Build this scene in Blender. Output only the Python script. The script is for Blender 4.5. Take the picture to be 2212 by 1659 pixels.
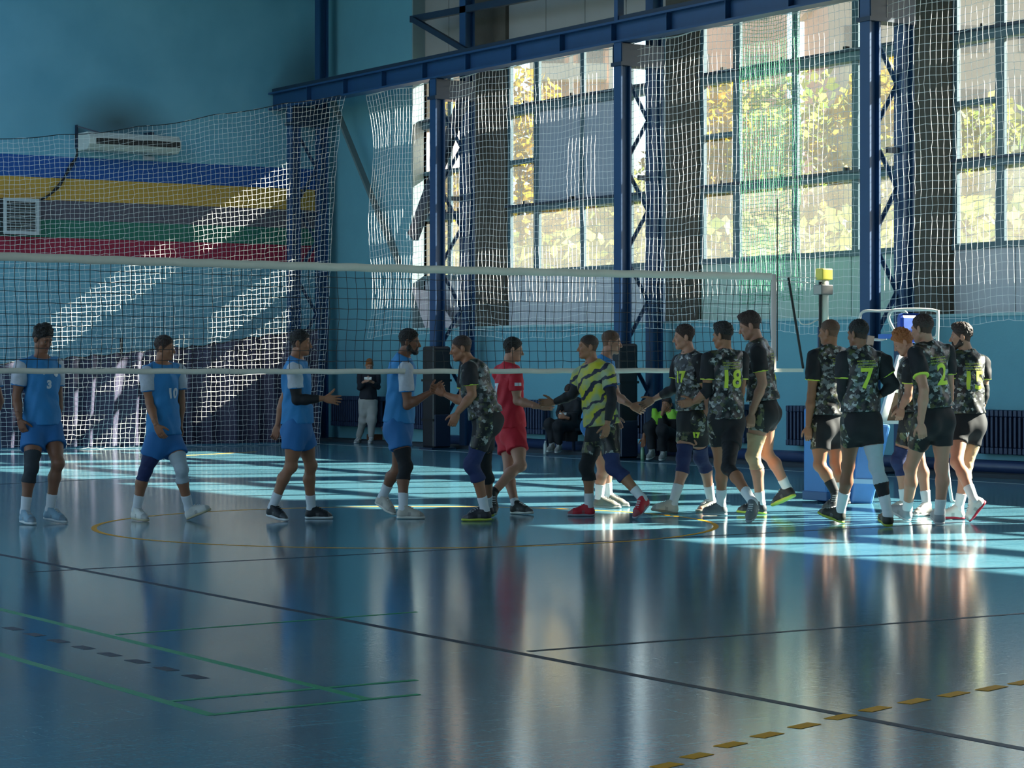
import bpy, bmesh, math, random
import numpy as np
from mathutils import Vector, Matrix
from mathutils.bvhtree import BVHTree

random.seed(7); RNG = np.random.RandomState(11)
for o in list(bpy.data.objects): bpy.data.objects.remove(o, do_unlink=True)
SC = bpy.context.scene; COL = SC.collection

# ------------------------------------------------------------------ camera, sky, sun, exposure
FPX, U0, V0, HC, YAW = 5150.0, 1106.0, 790.0, 1.48, math.radians(33.1)
SA, CA = math.sin(YAW), math.cos(YAW)
cam = bpy.data.cameras.new('camera'); camo = bpy.data.objects.new('camera', cam); COL.objects.link(camo)
camo.location = (0, 0, HC); camo.rotation_euler = (math.pi/2, 0, -YAW)
cam.sensor_width = 36; cam.lens = 36*FPX/2212; cam.shift_y = (V0-829.5)/2212; cam.clip_end = 500
SC.camera = camo

SUN_DIR = Vector((1, -.335, .625)).normalized()          # towards the sun: low autumn morning, through the window wall
w = bpy.data.worlds.new('sky'); SC.world = w; w.use_nodes = True
nt = w.node_tree; nt.nodes.clear()
sky = nt.nodes.new('ShaderNodeTexSky'); sky.sky_type = 'NISHITA'; sky.sun_disc = False
sky.sun_elevation = math.asin(SUN_DIR.z); sky.sun_rotation = math.atan2(SUN_DIR.x, SUN_DIR.y)
bg = nt.nodes.new('ShaderNodeBackground'); bg.inputs[1].default_value = 0.43
ow = nt.nodes.new('ShaderNodeOutputWorld')
nt.links.new(sky.outputs[0], bg.inputs[0]); nt.links.new(bg.outputs[0], ow.inputs[0])
sl = bpy.data.lights.new('sun', 'SUN'); sl.energy = 46; sl.angle = math.radians(.6); sl.color = (1, .93, .8)
so = bpy.data.objects.new('sun', sl); COL.objects.link(so)
so.rotation_euler = SUN_DIR.to_track_quat('Z', 'Y').to_euler(); so.location = (60, -20, 40)
SC.view_settings.view_transform = 'Standard'; SC.view_settings.look = 'None'
SC.view_settings.gamma = 1; SC.view_settings.use_curve_mapping = False
SC.view_settings.exposure = 0.0
SC.cycles.max_bounces = 7; SC.cycles.diffuse_bounces = 4; SC.cycles.glossy_bounces = 3
SC.cycles.transparent_max_bounces = 12; SC.cycles.sample_clamp_indirect = 4
SC.cycles.caustics_reflective = False; SC.cycles.caustics_refractive = False

# ------------------------------------------------------------------ view helpers: a pixel at a real depth or on a real plane
def P(u, v, d):
    t = (u-U0)/FPX
    return np.array([d*(SA+t*CA), d*(CA-t*SA), HC+d*(V0-v)/FPX])
def dX(u, X): return X/(SA+(u-U0)/FPX*CA)
def dY(u, Y): return Y/(CA-(u-U0)/FPX*SA)
def PX(u, v, X): return P(u, v, dX(u, X))
def PY(u, v, Y): return P(u, v, dY(u, Y))
def PF(u, v, z=0.0): return P(u, v, FPX*(HC-z)/(v-V0))
def YX(u, X): return PX(u, V0, X)[1]
RV = np.array([CA, -SA, 0.]); WV = np.array([SA, CA, 0.]); UP = np.array([0, 0, 1.])

# ------------------------------------------------------------------ materials
def C(h, a=1.0):
    h = h.lstrip('#'); r = [int(h[i:i+2], 16)/255 for i in (0, 2, 4)]
    return tuple((x/12.92 if x <= .04045 else ((x+.055)/1.055)**2.4) for x in r)+(a,)
MATS = {}
def mat(name, col, rough=.6, var=0.0, scale=6.0, metal=0.0, spec=.5, bump=0.0, bscale=40.0, sheen=0.0):
    if name in MATS: return MATS[name]
    m = bpy.data.materials.new(name); m.use_nodes = True; MATS[name] = m
    n = m.node_tree.nodes; l = m.node_tree.links; b = n['Principled BSDF']
    if isinstance(col, str): col = C(col)
    b.inputs['Base Color'].default_value = col; b.inputs['Roughness'].default_value = rough
    b.inputs['Metallic'].default_value = metal; b.inputs['Specular IOR Level'].default_value = spec
    m.diffuse_color = col
    if var or bump:
        tc = n.new('ShaderNodeTexCoord')
    if var:
        nz = n.new('ShaderNodeTexNoise'); nz.inputs['Scale'].default_value = scale; nz.inputs['Detail'].default_value = 6
        nz.inputs['Roughness'].default_value = .65
        mx = n.new('ShaderNodeMixRGB'); mx.inputs[1].default_value = tuple(c*(1-var) for c in col[:3])+(1,)
        mx.inputs[2].default_value = tuple(min(1, c*(1+var)) for c in col[:3])+(1,)
        l.new(tc.outputs['Object'], nz.inputs['Vector']); l.new(nz.outputs[0], mx.inputs[0]); l.new(mx.outputs[0], b.inputs['Base Color'])
    if bump:
        n2 = n.new('ShaderNodeTexNoise'); n2.inputs['Scale'].default_value = bscale; n2.inputs['Detail'].default_value = 4
        bp = n.new('ShaderNodeBump'); bp.inputs['Strength'].default_value = bump; bp.inputs['Distance'].default_value = .02
        l.new(tc.outputs['Object'], n2.inputs['Vector']); l.new(n2.outputs[0], bp.inputs['Height']); l.new(bp.outputs[0], b.inputs['Normal'])
    return m
def nodes(m): return m.node_tree.nodes, m.node_tree.links, m.node_tree.nodes['Principled BSDF']

# ------------------------------------------------------------------ mesh helpers
def link(name, me, m=None, parent=None):
    o = bpy.data.objects.new(name, me); COL.objects.link(o)
    if m is not None:
        for x in (m if isinstance(m, (list, tuple)) else [m]): me.materials.append(x)
    if parent is not None: o.parent = parent
    return o
def tag(o, label=None, cat=None, group=None, kind=None):
    if label: o['label'] = label
    if cat: o['category'] = cat
    if group: o['group'] = group
    if kind: o['kind'] = kind
    return o
def empty(name, loc, label=None, cat=None, group=None, kind=None, parent=None, rz=0):
    o = bpy.data.objects.new(name, None); COL.objects.link(o); o.location = loc; o.rotation_euler = (0, 0, rz)
    o.empty_display_size = .1
    if parent is not None: o.parent = parent
    return tag(o, label, cat, group, kind)
def npmesh(name, V, F, smooth=False, midx=None):
    """V (n,3), F (m,k) with one k"""
    V = np.asarray(V, np.float32); F = np.asarray(F, np.int32)
    me = bpy.data.meshes.new(name); m, k = F.shape
    me.vertices.add(len(V)); me.vertices.foreach_set('co', V.ravel())
    me.loops.add(m*k); me.loops.foreach_set('vertex_index', F.ravel())
    me.polygons.add(m); me.polygons.foreach_set('loop_start', np.arange(m, dtype=np.int32)*k)
    try: me.polygons.foreach_set('loop_total', np.full(m, k, np.int32))
    except Exception: pass
    if midx is not None: me.polygons.foreach_set('material_index', np.asarray(midx, np.int32))
    me.polygons.foreach_set('use_smooth', np.full(m, bool(smooth)))
    me.update(calc_edges=True); me.validate()
    return me
class MB:
    """collects boxes, bars and tubes; build() links them as ONE mesh object"""
    def __init__(s): s.v = []; s.f = []
    def add(s, vs, fs):
        n = len(s.v); s.v += [tuple(map(float, p)) for p in vs]; s.f += [tuple(i+n for i in f) for f in fs]; return s
    def box(s, lo, hi):
        (a, b, c), (d, e, f) = lo, hi
        return s.add([(a,b,c),(d,b,c),(d,e,c),(a,e,c),(a,b,f),(d,b,f),(d,e,f),(a,e,f)],
                     [(0,3,2,1),(4,5,6,7),(0,1,5,4),(1,2,6,5),(2,3,7,6),(3,0,4,7)])
    def bar(s, a, b, w, h, up=(0, 0, 1)):
        a = Vector(a); b = Vector(b); d = (b-a).normalized(); u = Vector(up)
        if abs(d.dot(u)) > .98: u = Vector((1, 0, 0))
        x = d.cross(u).normalized(); y = x.cross(d).normalized()
        q = [x*(-w/2)+y*(-h/2), x*(w/2)+y*(-h/2), x*(w/2)+y*(h/2), x*(-w/2)+y*(h/2)]
        return s.add([a+p for p in q]+[b+p for p in q], [(0,3,2,1),(4,5,6,7),(0,1,5,4),(1,2,6,5),(2,3,7,6),(3,0,4,7)])
    def tube(s, pts, r, n=8, cap=True):
        pts = [Vector(p) for p in pts]; rs = r if isinstance(r, (list, tuple)) else [r]*len(pts)
        d0 = (pts[1]-pts[0]).normalized(); ref = Vector((0,0,1)) if abs(d0.z) < .9 else Vector((1,0,0))
        x = d0.cross(ref).normalized(); vs = []; fs = []
        for i, p in enumerate(pts):
            d = (pts[min(i+1, len(pts)-1)]-pts[max(i-1, 0)]).normalized()
            x = (x-d*x.dot(d)).normalized(); y = d.cross(x)
            for k in range(n):
                t = 2*math.pi*k/n; vs.append(p+(x*math.cos(t)+y*math.sin(t))*rs[i])
        for i in range(len(pts)-1):
            for k in range(n):
                k2 = (k+1) % n; fs.append((i*n+k, i*n+k2, (i+1)*n+k2, (i+1)*n+k))
        if cap: fs.append(tuple(range(n-1, -1, -1))); m = (len(pts)-1)*n; fs.append(tuple(range(m, m+n)))
        return s.add(vs, fs)
    def poly(s, pts, thick):
        """convex planar polygon extruded by the vector thick"""
        n = len(pts); t = np.array(thick); a = [np.array(p) for p in pts]
        return s.add(a+[p+t for p in a], [tuple(range(n-1, -1, -1)), tuple(range(n, 2*n))]+[(i, (i+1) % n, n+(i+1) % n, n+i) for i in range(n)])
    def build(s, name, m, parent=None, smooth=False, bevel=0.0, weld=False):
        me = bpy.data.meshes.new(name); me.from_pydata(s.v, [], s.f)
        bm = bmesh.new(); bm.from_mesh(me)
        bmesh.ops.recalc_face_normals(bm, faces=bm.faces)
        if bevel: bmesh.ops.bevel(bm, geom=bm.edges[:], offset=bevel, segments=2, affect='EDGES', profile=.5)
        for f in bm.faces: f.smooth = smooth
        bm.to_mesh(me); bm.free()
        return link(name, me, m, parent)
def B(name, lo, hi, m, parent=None, bevel=0.0): return MB().box(lo, hi).build(name, m, parent, bevel=bevel)
def smooth_curve(pts, n=24):
    pts = [np.array(p, float) for p in pts]; out = []
    q = [2*pts[0]-pts[1]]+pts+[2*pts[-1]-pts[-2]]
    for i in range(1, len(q)-2):
        for k in range(n):
            t = k/n; a, b, c, d = q[i-1:i+3]
            out.append(.5*((2*b)+(-a+c)*t+(2*a-5*b+4*c-d)*t*t+(-a+3*b-3*c+d)*t**3))
    return out+[pts[-1]]
def net_mesh(G, rad, nrm):
    """threads along both directions of the node grid G (ns,nt,3): three-sided cords"""
    G = np.asarray(G, float); nrm = np.asarray(nrm, float); Vs = []; Fs = []; off = 0
    for A in (G, G.transpose(1, 0, 2)):
        ns, n2 = A.shape[:2]
        T = np.gradient(A, axis=1); T /= np.linalg.norm(T, axis=2, keepdims=True)+1e-9
        S = np.cross(T, nrm); S /= np.linalg.norm(S, axis=2, keepdims=True)+1e-9
        N = np.cross(S, T)
        ring = np.stack([A+rad*N, A+rad*(-.5*N+.866*S), A+rad*(-.5*N-.866*S)], 2)      # ns,n2,3,3
        Vs.append(ring.reshape(-1, 3))
        i = np.arange(ns)[:, None, None]; j = np.arange(n2-1)[None, :, None]; k = np.arange(3)[None, None, :]
        a = (i*n2+j)*3+k; b = (i*n2+j)*3+(k+1) % 3; F = np.stack([a, b, b+3, a+3], -1).reshape(-1, 4)
        Fs.append(F+off); off += ns*n2*3
    return np.concatenate(Vs), np.concatenate(Fs)
# ------------------------------------------------------------------ shared materials
M_teal = mat('teal_wall_paint', '#5f97a6', .75, .10, 1.6, bump=.12, bscale=25)
M_steel = mat('blue_steel_paint', '#1b4068', .45, .18, 3.0)
M_steel_dark = mat('dark_blue_steel_paint', '#15293f', .5, .2, 3.0)
M_frame = mat('window_frame_paint', '#3f5a66', .55, .25, 4.0)
M_concrete = mat('bare_concrete', '#4a463f', .85, .25, 3.0, bump=.2)
M_panel = mat('pale_wall_panel', '#a9adb6', .7, .1, 1.2)
M_panel_grey = mat('grey_wall_panel', '#8d8a88', .75, .1, 1.0)
M_board = mat('grey_board', '#8f98a6', .7, .08, 1.0)
M_white_cord = mat('white_net_cord', '#e6e6e2', .6)
M_green_cord = mat('green_net_cord', '#3f9a70', .6)
M_black_cord = mat('black_net_cord', '#15191d', .6)
M_band = mat('white_net_tape', '#d9d5c8', .65, .12, 9.0)
M_radiator = mat('radiator_paint', '#1f2f4d', .5, .15, 6)
M_pad = mat('black_pad_vinyl', '#14181f', .5, .15, 5)
M_pad_blue = mat('blue_pad_vinyl', '#2a72b8', .35, .12, 4)
M_pad_light = mat('light_blue_pad_vinyl', '#5c8fd0', .3, .15, 4)
M_white_paint = mat('white_enamel', '#dcdad2', .4, .06, 6)
M_black = mat('black_plastic', '#0c0d0f', .5)
M_wood = mat('worn_plywood', '#6b5542', .7, .25, 5)
M_leafy = None

def glass_mat(name, dust, tint):
    m = bpy.data.materials.new(name); m.use_nodes = True; n = m.node_tree.nodes; l = m.node_tree.links; n.clear()
    out = n.new('ShaderNodeOutputMaterial'); tr = n.new('ShaderNodeBsdfTransparent'); tl = n.new('ShaderNodeBsdfTranslucent')
    tr.inputs[0].default_value = (.94, .97, .96, 1); tl.inputs[0].default_value = tint
    gl = n.new('ShaderNodeBsdfGlossy'); gl.inputs['Roughness'].default_value = .1
    tc = n.new('ShaderNodeTexCoord'); nz = n.new('ShaderNodeTexNoise'); nz.inputs['Scale'].default_value = 1.7
    nz.inputs['Detail'].default_value = 5
    mr = n.new('ShaderNodeMapRange'); mr.inputs[3].default_value = dust*.6; mr.inputs[4].default_value = min(.95, dust*1.4)
    mx = n.new('ShaderNodeMixShader'); m2 = n.new('ShaderNodeMixShader'); m2.inputs[0].default_value = .04
    l.new(tc.outputs['Object'], nz.inputs['Vector']); l.new(nz.outputs[0], mr.inputs[0]); l.new(mr.outputs[0], mx.inputs[0])
    l.new(tr.outputs[0], mx.inputs[1]); l.new(tl.outputs[0], mx.inputs[2])
    l.new(mx.outputs[0], m2.inputs[1]); l.new(gl.outputs[0], m2.inputs[2]); l.new(m2.outputs[0], out.inputs[0])
    return m
M_glass = glass_mat('dusty_glass', .013, (.95, .9, .78, 1))
M_glass_low = glass_mat('very_dusty_glass', .028, (.95, .92, .80, 1))
M_glass_frost = glass_mat('frosted_glass', .68, (.5, .42, .38, 1))

def floor_mat():
    m = mat('blue_sports_floor', '#5f9db3', .2); n, l, b = nodes(m)
    tc = n.new('ShaderNodeTexCoord')
    n1 = n.new('ShaderNodeTexNoise'); n1.inputs['Scale'].default_value = 1.1; n1.inputs['Detail'].default_value = 7; n1.inputs['Roughness'].default_value = .7
    n2 = n.new('ShaderNodeTexNoise'); n2.inputs['Scale'].default_value = 38; n2.inputs['Detail'].default_value = 6
    rp = n.new('ShaderNodeValToRGB'); rp.color_ramp.elements[0].position = .3; rp.color_ramp.elements[1].position = .72
    rp.color_ramp.elements[0].color = C('#4f8699'); rp.color_ramp.elements[1].color = C('#6a9fae')
    mx = n.new('ShaderNodeMixRGB'); mx.blend_type = 'MULTIPLY'; mx.inputs[0].default_value = .55
    r2 = n.new('ShaderNodeValToRGB'); r2.color_ramp.elements[0].position = .3; r2.color_ramp.elements[0].color = (.42,.46,.5,1); r2.color_ramp.elements[1].position = .65
    l.new(tc.outputs['Object'], n1.inputs['Vector']); l.new(tc.outputs['Object'], n2.inputs['Vector'])
    l.new(n1.outputs[0], rp.inputs[0]); l.new(n2.outputs[0], r2.inputs[0]); l.new(rp.outputs[0], mx.inputs[1]); l.new(r2.outputs[0], mx.inputs[2])
    # pale scuff scratches worn into the coating, two crossing directions
    prev = mx.outputs[0]; hs = []
    for ang, sc in ((.5, (9, 130, 1)), (1.45, (120, 8, 1)), (2.3, (7, 90, 1))):
        mp = n.new('ShaderNodeMapping'); mp.inputs['Rotation'].default_value = (0, 0, ang); mp.inputs['Scale'].default_value = tuple(q*.3 for q in sc)
        nz = n.new('ShaderNodeTexNoise'); nz.inputs['Scale'].default_value = 1; nz.inputs['Detail'].default_value = 3; nz.inputs['Distortion'].default_value = 1.2
        r3 = n.new('ShaderNodeValToRGB'); r3.color_ramp.elements[0].position = .62; r3.color_ramp.elements[1].position = .78
        sm = n.new('ShaderNodeMath'); sm.operation = 'MULTIPLY'; sm.inputs[1].default_value = .4
        m3 = n.new('ShaderNodeMixRGB'); m3.inputs[2].default_value = C('#9fc4cd')
        l.new(tc.outputs['Object'], mp.inputs[0]); l.new(mp.outputs[0], nz.inputs['Vector']); l.new(nz.outputs[0], r3.inputs[0])
        l.new(r3.outputs[0], sm.inputs[0]); l.new(sm.outputs[0], m3.inputs[0]); l.new(prev, m3.inputs[1]); prev = m3.outputs[0]; hs.append(nz.outputs[0])
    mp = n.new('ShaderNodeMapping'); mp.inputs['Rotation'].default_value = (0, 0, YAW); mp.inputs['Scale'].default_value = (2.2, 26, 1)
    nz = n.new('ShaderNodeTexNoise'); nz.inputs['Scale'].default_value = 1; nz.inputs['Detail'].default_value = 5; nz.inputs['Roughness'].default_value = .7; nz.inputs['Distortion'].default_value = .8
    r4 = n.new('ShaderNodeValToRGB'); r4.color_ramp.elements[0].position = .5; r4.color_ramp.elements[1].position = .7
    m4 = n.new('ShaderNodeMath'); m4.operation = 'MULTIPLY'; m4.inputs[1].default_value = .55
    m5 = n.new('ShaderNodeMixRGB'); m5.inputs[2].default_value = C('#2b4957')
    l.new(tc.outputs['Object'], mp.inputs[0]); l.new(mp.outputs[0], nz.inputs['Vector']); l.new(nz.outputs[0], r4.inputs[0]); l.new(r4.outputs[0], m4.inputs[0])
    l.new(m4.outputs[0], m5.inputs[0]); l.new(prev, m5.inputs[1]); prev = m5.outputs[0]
    b.inputs['Specular IOR Level'].default_value = .65
    l.new(prev, b.inputs['Base Color'])
    mr = n.new('ShaderNodeMapRange'); mr.inputs[3].default_value = .06; mr.inputs[4].default_value = .17
    l.new(n2.outputs[0], mr.inputs[0]); l.new(mr.outputs[0], b.inputs['Roughness'])
    ad = n.new('ShaderNodeMath'); ad.operation = 'ADD'; l.new(hs[0], ad.inputs[0]); l.new(hs[1], ad.inputs[1])
    bp = n.new('ShaderNodeBump'); bp.inputs['Strength'].default_value = .022; bp.inputs['Distance'].default_value = .012
    ad2 = n.new('ShaderNodeMath'); ad2.operation = 'MULTIPLY_ADD'; ad2.inputs[1].default_value = .8; l.new(n2.outputs[0], ad2.inputs[0]); l.new(ad.outputs[0], ad2.inputs[2]); l.new(ad2.outputs[0], bp.inputs['Height']); l.new(bp.outputs[0], b.inputs['Normal'])
    return m
M_floor = floor_mat()

def back_wall_mat():
    """teal paint with a sooty smear that has its own shape above the air conditioner, and a darker patch by the corner"""
    m = mat('teal_back_wall_paint', '#62a0b0', .75, 0); n, l, b = nodes(m)
    tc = n.new('ShaderNodeTexCoord'); nz = n.new('ShaderNodeTexNoise'); nz.inputs['Scale'].default_value = .9; nz.inputs['Detail'].default_value = 8
    rp = n.new('ShaderNodeValToRGB'); rp.color_ramp.elements[0].position = .3; rp.color_ramp.elements[1].position = .75
    rp.color_ramp.elements[0].color = C('#6ba6b9'); rp.color_ramp.elements[1].color = C('#7eb7c8')
    l.new(tc.outputs['Object'], nz.inputs['Vector']); l.new(nz.outputs[0], rp.inputs[0])
    prev = rp.outputs[0]
    for (cx, cz, rx, rz) in SOOT_AND_PATCH:
        mp = n.new('ShaderNodeMapping'); mp.vector_type = 'POINT'
        mp.inputs['Location'].default_value = (-cx/rx, 0, -cz/rz); mp.inputs['Scale'].default_value = (1/rx, 0, 1/rz)
        gr = n.new('ShaderNodeTexGradient'); gr.gradient_type = 'SPHERICAL'
        mm = n.new('ShaderNodeMath'); mm.operation = 'MULTIPLY'; mm.inputs[1].default_value = .8
        mx = n.new('ShaderNodeMixRGB'); mx.inputs[2].default_value = C('#3d4a4c')
        l.new(tc.outputs['Object'], mp.inputs[0]); l.new(mp.outputs[0], gr.inputs[0]); l.new(gr.outputs[0], mm.inputs[0])
        l.new(mm.outputs[0], mx.inputs[0]); l.new(prev, mx.inputs[1]); prev = mx.outputs[0]
    l.new(prev, b.inputs['Base Color'])
    return m
# ------------------------------------------------------------------ room shell
YB, XW, XG, ZC = 42.5, 22.95, 23.25, 10.2       # back wall, inner face of window wall, glass plane, ceiling
XL, YN = -7.0, -9.0
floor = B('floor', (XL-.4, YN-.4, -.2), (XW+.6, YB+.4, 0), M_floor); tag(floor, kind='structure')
ceiling = empty('ceiling', (0, 15, ZC), kind='structure'); M_ceil = mat('ceiling_panels', '#8f979b', .8)
# flat roof; unseen opening added towards the far end to brighten the back wall
RL0, RL1, RY0, RY1 = -3, 16, 26.5, 40.8
for lo_, hi_ in (((XL-.4, YN-15.4, 0), (RL0, YB-14.6, .2)), ((RL1, YN-15.4, 0), (XW+1.2, YB-14.6, .2)), ((RL0, YN-15.4, 0), (RL1, RY0-15, .2)), ((RL0, RY1-15, 0), (RL1, YB-14.6, .2))): B('roof_panel', lo_, hi_, M_ceil, ceiling)
for y in np.arange(RY0, RY1, 3.0): B('added_opening_bar', (RL0, y-15-.05, 0), (RL1, y-15+.05, .18), M_ceil, ceiling)
a0 = PY(165, 300, YB); a1 = PY(362, 300, YB); acx = (a0[0]+a1[0])/2; acz = PY(262, 312, YB)[2]
SOOT_AND_PATCH = [(acx-.1, acz+.42, 1.25, .75), (PY(690, 200, YB)[0], PY(690, 190, YB)[2], 1.1, 1.6)]  # soot above the air conditioner, then a darker patch near the corner
wall_back = B('wall_back', (XL-.4, YB, 0), (XW+.6, YB+.3, ZC), back_wall_mat()); tag(wall_back, kind='structure')
for zt, zb, name, col in ((5.44, 5.03, 'blue', '#15509a'), (5.03, 4.61, 'ochre', '#c89a3e'), (4.61, 4.24, 'grey', '#5b5560'),
                          (4.24, 3.9, 'green', '#27705c'), (3.9, 3.5, 'crimson', '#9c1b3c')):
    o = B('painted_stripe', (XL, YB-.012, zb), (PY(716, 400, YB)[0], YB-.001, zt), mat('stripe_'+name, col, .7, .06, 2.0), wall_back)
    o['label'] = name+' painted stripe across the back wall'
B('edge_board', (PY(700, 400, YB)[0], YB-.04, 3.4), (PY(717, 400, YB)[0], YB-.012, 5.5), mat('edge_board', '#1c1c26', .7), wall_back)

# left wall with a long band of openings, added and enlarged to let in sky light (behind the photographer's left), near wall solid
wall_left = empty('wall_left', (XL, 15, 0), kind='structure')
M_lw = mat('left_wall_paint', '#7fb0bb', .8)
for (za, zb2) in ((0, 1.2), (9.5, ZC)): B('wall_section', (-.3, YN-15, za), (0, YB-15, zb2), M_lw, wall_left)
for y in np.arange(YN, YB+.1, 6.0): B('pier', (-.3, y-15-.2, 1.2), (0, y-15+.2, 9.5), M_lw, wall_left)
wall_near = B('wall_near', (XL-.4, YN-.3, 0), (XW+.6, YN, ZC), M_lw); tag(wall_near, kind='structure')

# ------------------------------------------------------------------ window wall, bay by bay
XC, XR = 22.0, 22.62                                 # front and rear posts of the lattice columns
YCOL = [41.6, YX(945, XC), YX(1345, XC), YX(1880, XC)]
for _ in range(5): YCOL.append(YCOL[-1]-5.77)
wall_right = empty('wall_right', (XG, 20, 0), kind='structure')
def WR(name, lo, hi, m, bevel=0): return B(name, (lo[0]-XG, lo[1]-20, lo[2]), (hi[0]-XG, hi[1]-20, hi[2]), m, wall_right, bevel)
YS = YX(890, XW)                                     # end of the solid first bay
WR('wall_section', (XW, YS, 0), (XG+.35, YB, ZC), M_teal)
low = WR('wall_section', (XW, YN, 0), (XG+.35, YS-.002, 2.15), M_teal)
WR('ledge', (XW-.02, YN, 2.15), (XG+.3, YS, 2.19), mat('ledge_plaster', '#8fb6bb', .8, .2, 3))
# return of the solid bay, plaster greyer than the wall
WR('return', (XW+.002, YS-.03, 2.19), (XG+.3, YS-.002, ZC), mat('grey_plaster', '#7d8f92', .8, .12, 2))
WR('wall_section', (XG-.02, YN, 7.06), (XG+.3, YS-.03, 7.2), M_frame)
ROWS = [(3.17, 4.2), (4.33, 5.93), (6.1, 7.05)]
PANES = [(0, .73), (.9, 2.16), (2.28, 3.52), (3.66, 4.52)]
NWIN = 0
def window(yfar, panes, split_all=False, board=(), skip=(), frost=()):
    """one bay: frame bars and dusty panes; yfar is the far jamb, offsets run towards the camera"""
    global NWIN; NWIN += 1
    r = empty('window_%d' % NWIN, (XG, yfar, 3.17), kind='structure'); L = panes[-1][1]
    fz = lambda z: z-3.17
    def bx(n, y0, y1, z0, z1, x0, x1, m): return B(n, (x0, -y1, fz(z0)), (x1, -y0, fz(z1)), m, r)
    edges = [-.08, panes[0][0]]
    for a, b in zip(panes[:-1], panes[1:]): bx('mullion', a[1], b[0], 3.17, 7.06, -.04, .012, M_frame)
    bx('jamb', -.09, panes[0][0], 3.1, 7.06, -.05, .015, M_frame); bx('jamb', L, L+.09, 3.1, 7.06, -.05, .015, M_frame)
    bx('sill', -.09, L+.09, 3.08, 3.17, -.07, .09, M_frame)
    for z0, z1 in ((4.2, 4.33), (5.93, 6.1)):
        bx('transom', 0, L, z0, z1, -.09, .08, M_frame)
        bx('drip_ledge', -.05, L+.05, z1-.035, z1, -.16, -.09, M_steel_dark)
    for i, (a, b) in enumerate(panes):
        for j, (z0, z1) in enumerate(ROWS):
            if (i, j) in board or (i, j) in skip: continue
            sp = [(z0, z1)]
            if j == 1 and (i == 0 or split_all):
                sp = [(z0, 5.06), (5.14, z1)]; bx('transom', a, b, 5.06, 5.14, -.05, .06, M_frame)
            for q0, q1 in sp:
                g = bx('pane', a, b, q0, q1, .0, .006, M_glass_frost if (i, j, int(q0 > 5)) in frost else (M_glass_low if j == 0 else M_glass))
    for (i, j) in sorted(board):
        a, b = panes[i]; z0, z1 = ROWS[j]
        bx('board', a-.13 if (i-1, j) in board else a, b, z0, z1, -.035, .0, M_board)
    for k in range(3):
        for z in (4.33, 6.1): bx('latch', L*(.12+.32*k), L*(.12+.32*k)+.06, z, z+.05, -.14, -.06, M_black)
    return r
window(38.68, [(0, .88), (1.0, 1.82)], True, frost={(0, 1, 1), (1, 1, 1)})
FULL = PANES
BOARDED = {(i, 1) for i in (1, 2)}
far = [None, 35.64, 30.02, 24.3]+[y-.55 for y in YCOL[4:-1]]
window(far[1], PANES, board=BOARDED)
window(far[2], PANES)
window(far[3], PANES)
window(far[4], PANES, board={(1, 2), (2, 2)})
window(far[5], PANES); window(far[6], PANES); window(far[7], PANES)
# concrete piers between the windows, panels below and above
ends = [36.86]+[f-4.6 for f in far[1:8]]
starts = far[1:8]+[None]
prev = YS-.03
for k in range(8):
    f0 = 38.68 if k == 0 else far[k]
    e0 = ends[k]
    if k == 0: WR('pier', (XG-.06, 38.77, 2.19), (XG+.3, YS-.03, 7.06), mat('grey_plaster', '#b9c6c6', .8))
    nxt = far[k+1] if k < 7 else YN
    if k < 7: WR('pier', (XG-.1, nxt+.09, 2.19), (XG+.02, e0-.08, ZC), M_concrete)
    ny = 4 if k else 2; ed = np.linspace(f0+.09, e0-.09, ny+1)
    for q in range(ny):
        WR('wall_panel', (XG-.03, ed[q+1]+.008, 2.19), (XG+.2, ed[q]-.008, 3.08), M_panel if k != 2 else mat('greenish_panel', '#9db5ad', .7, .1, 1.2))
        WR('wall_panel', (XG-.03, ed[q+1]+.008, 7.2), (XG+.2, ed[q]-.008, 9.0), M_panel_grey)
        WR('wall_panel', (XG-.03, ed[q+1]+.008, 9.015), (XG+.2, ed[q]-.008, ZC), M_panel_grey)
WR('backing', (XG+.2, YN, 2.19), (XG+.3, YS-.03, 3.08), M_black)
WR('backing', (XG+.2, YN, 7.2), (XG+.3, YS-.03, ZC), M_black)
WR('backing', (XW+.1, YN, 2.19), (XG+.3, far[7]-4.69, ZC), M_teal)

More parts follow.
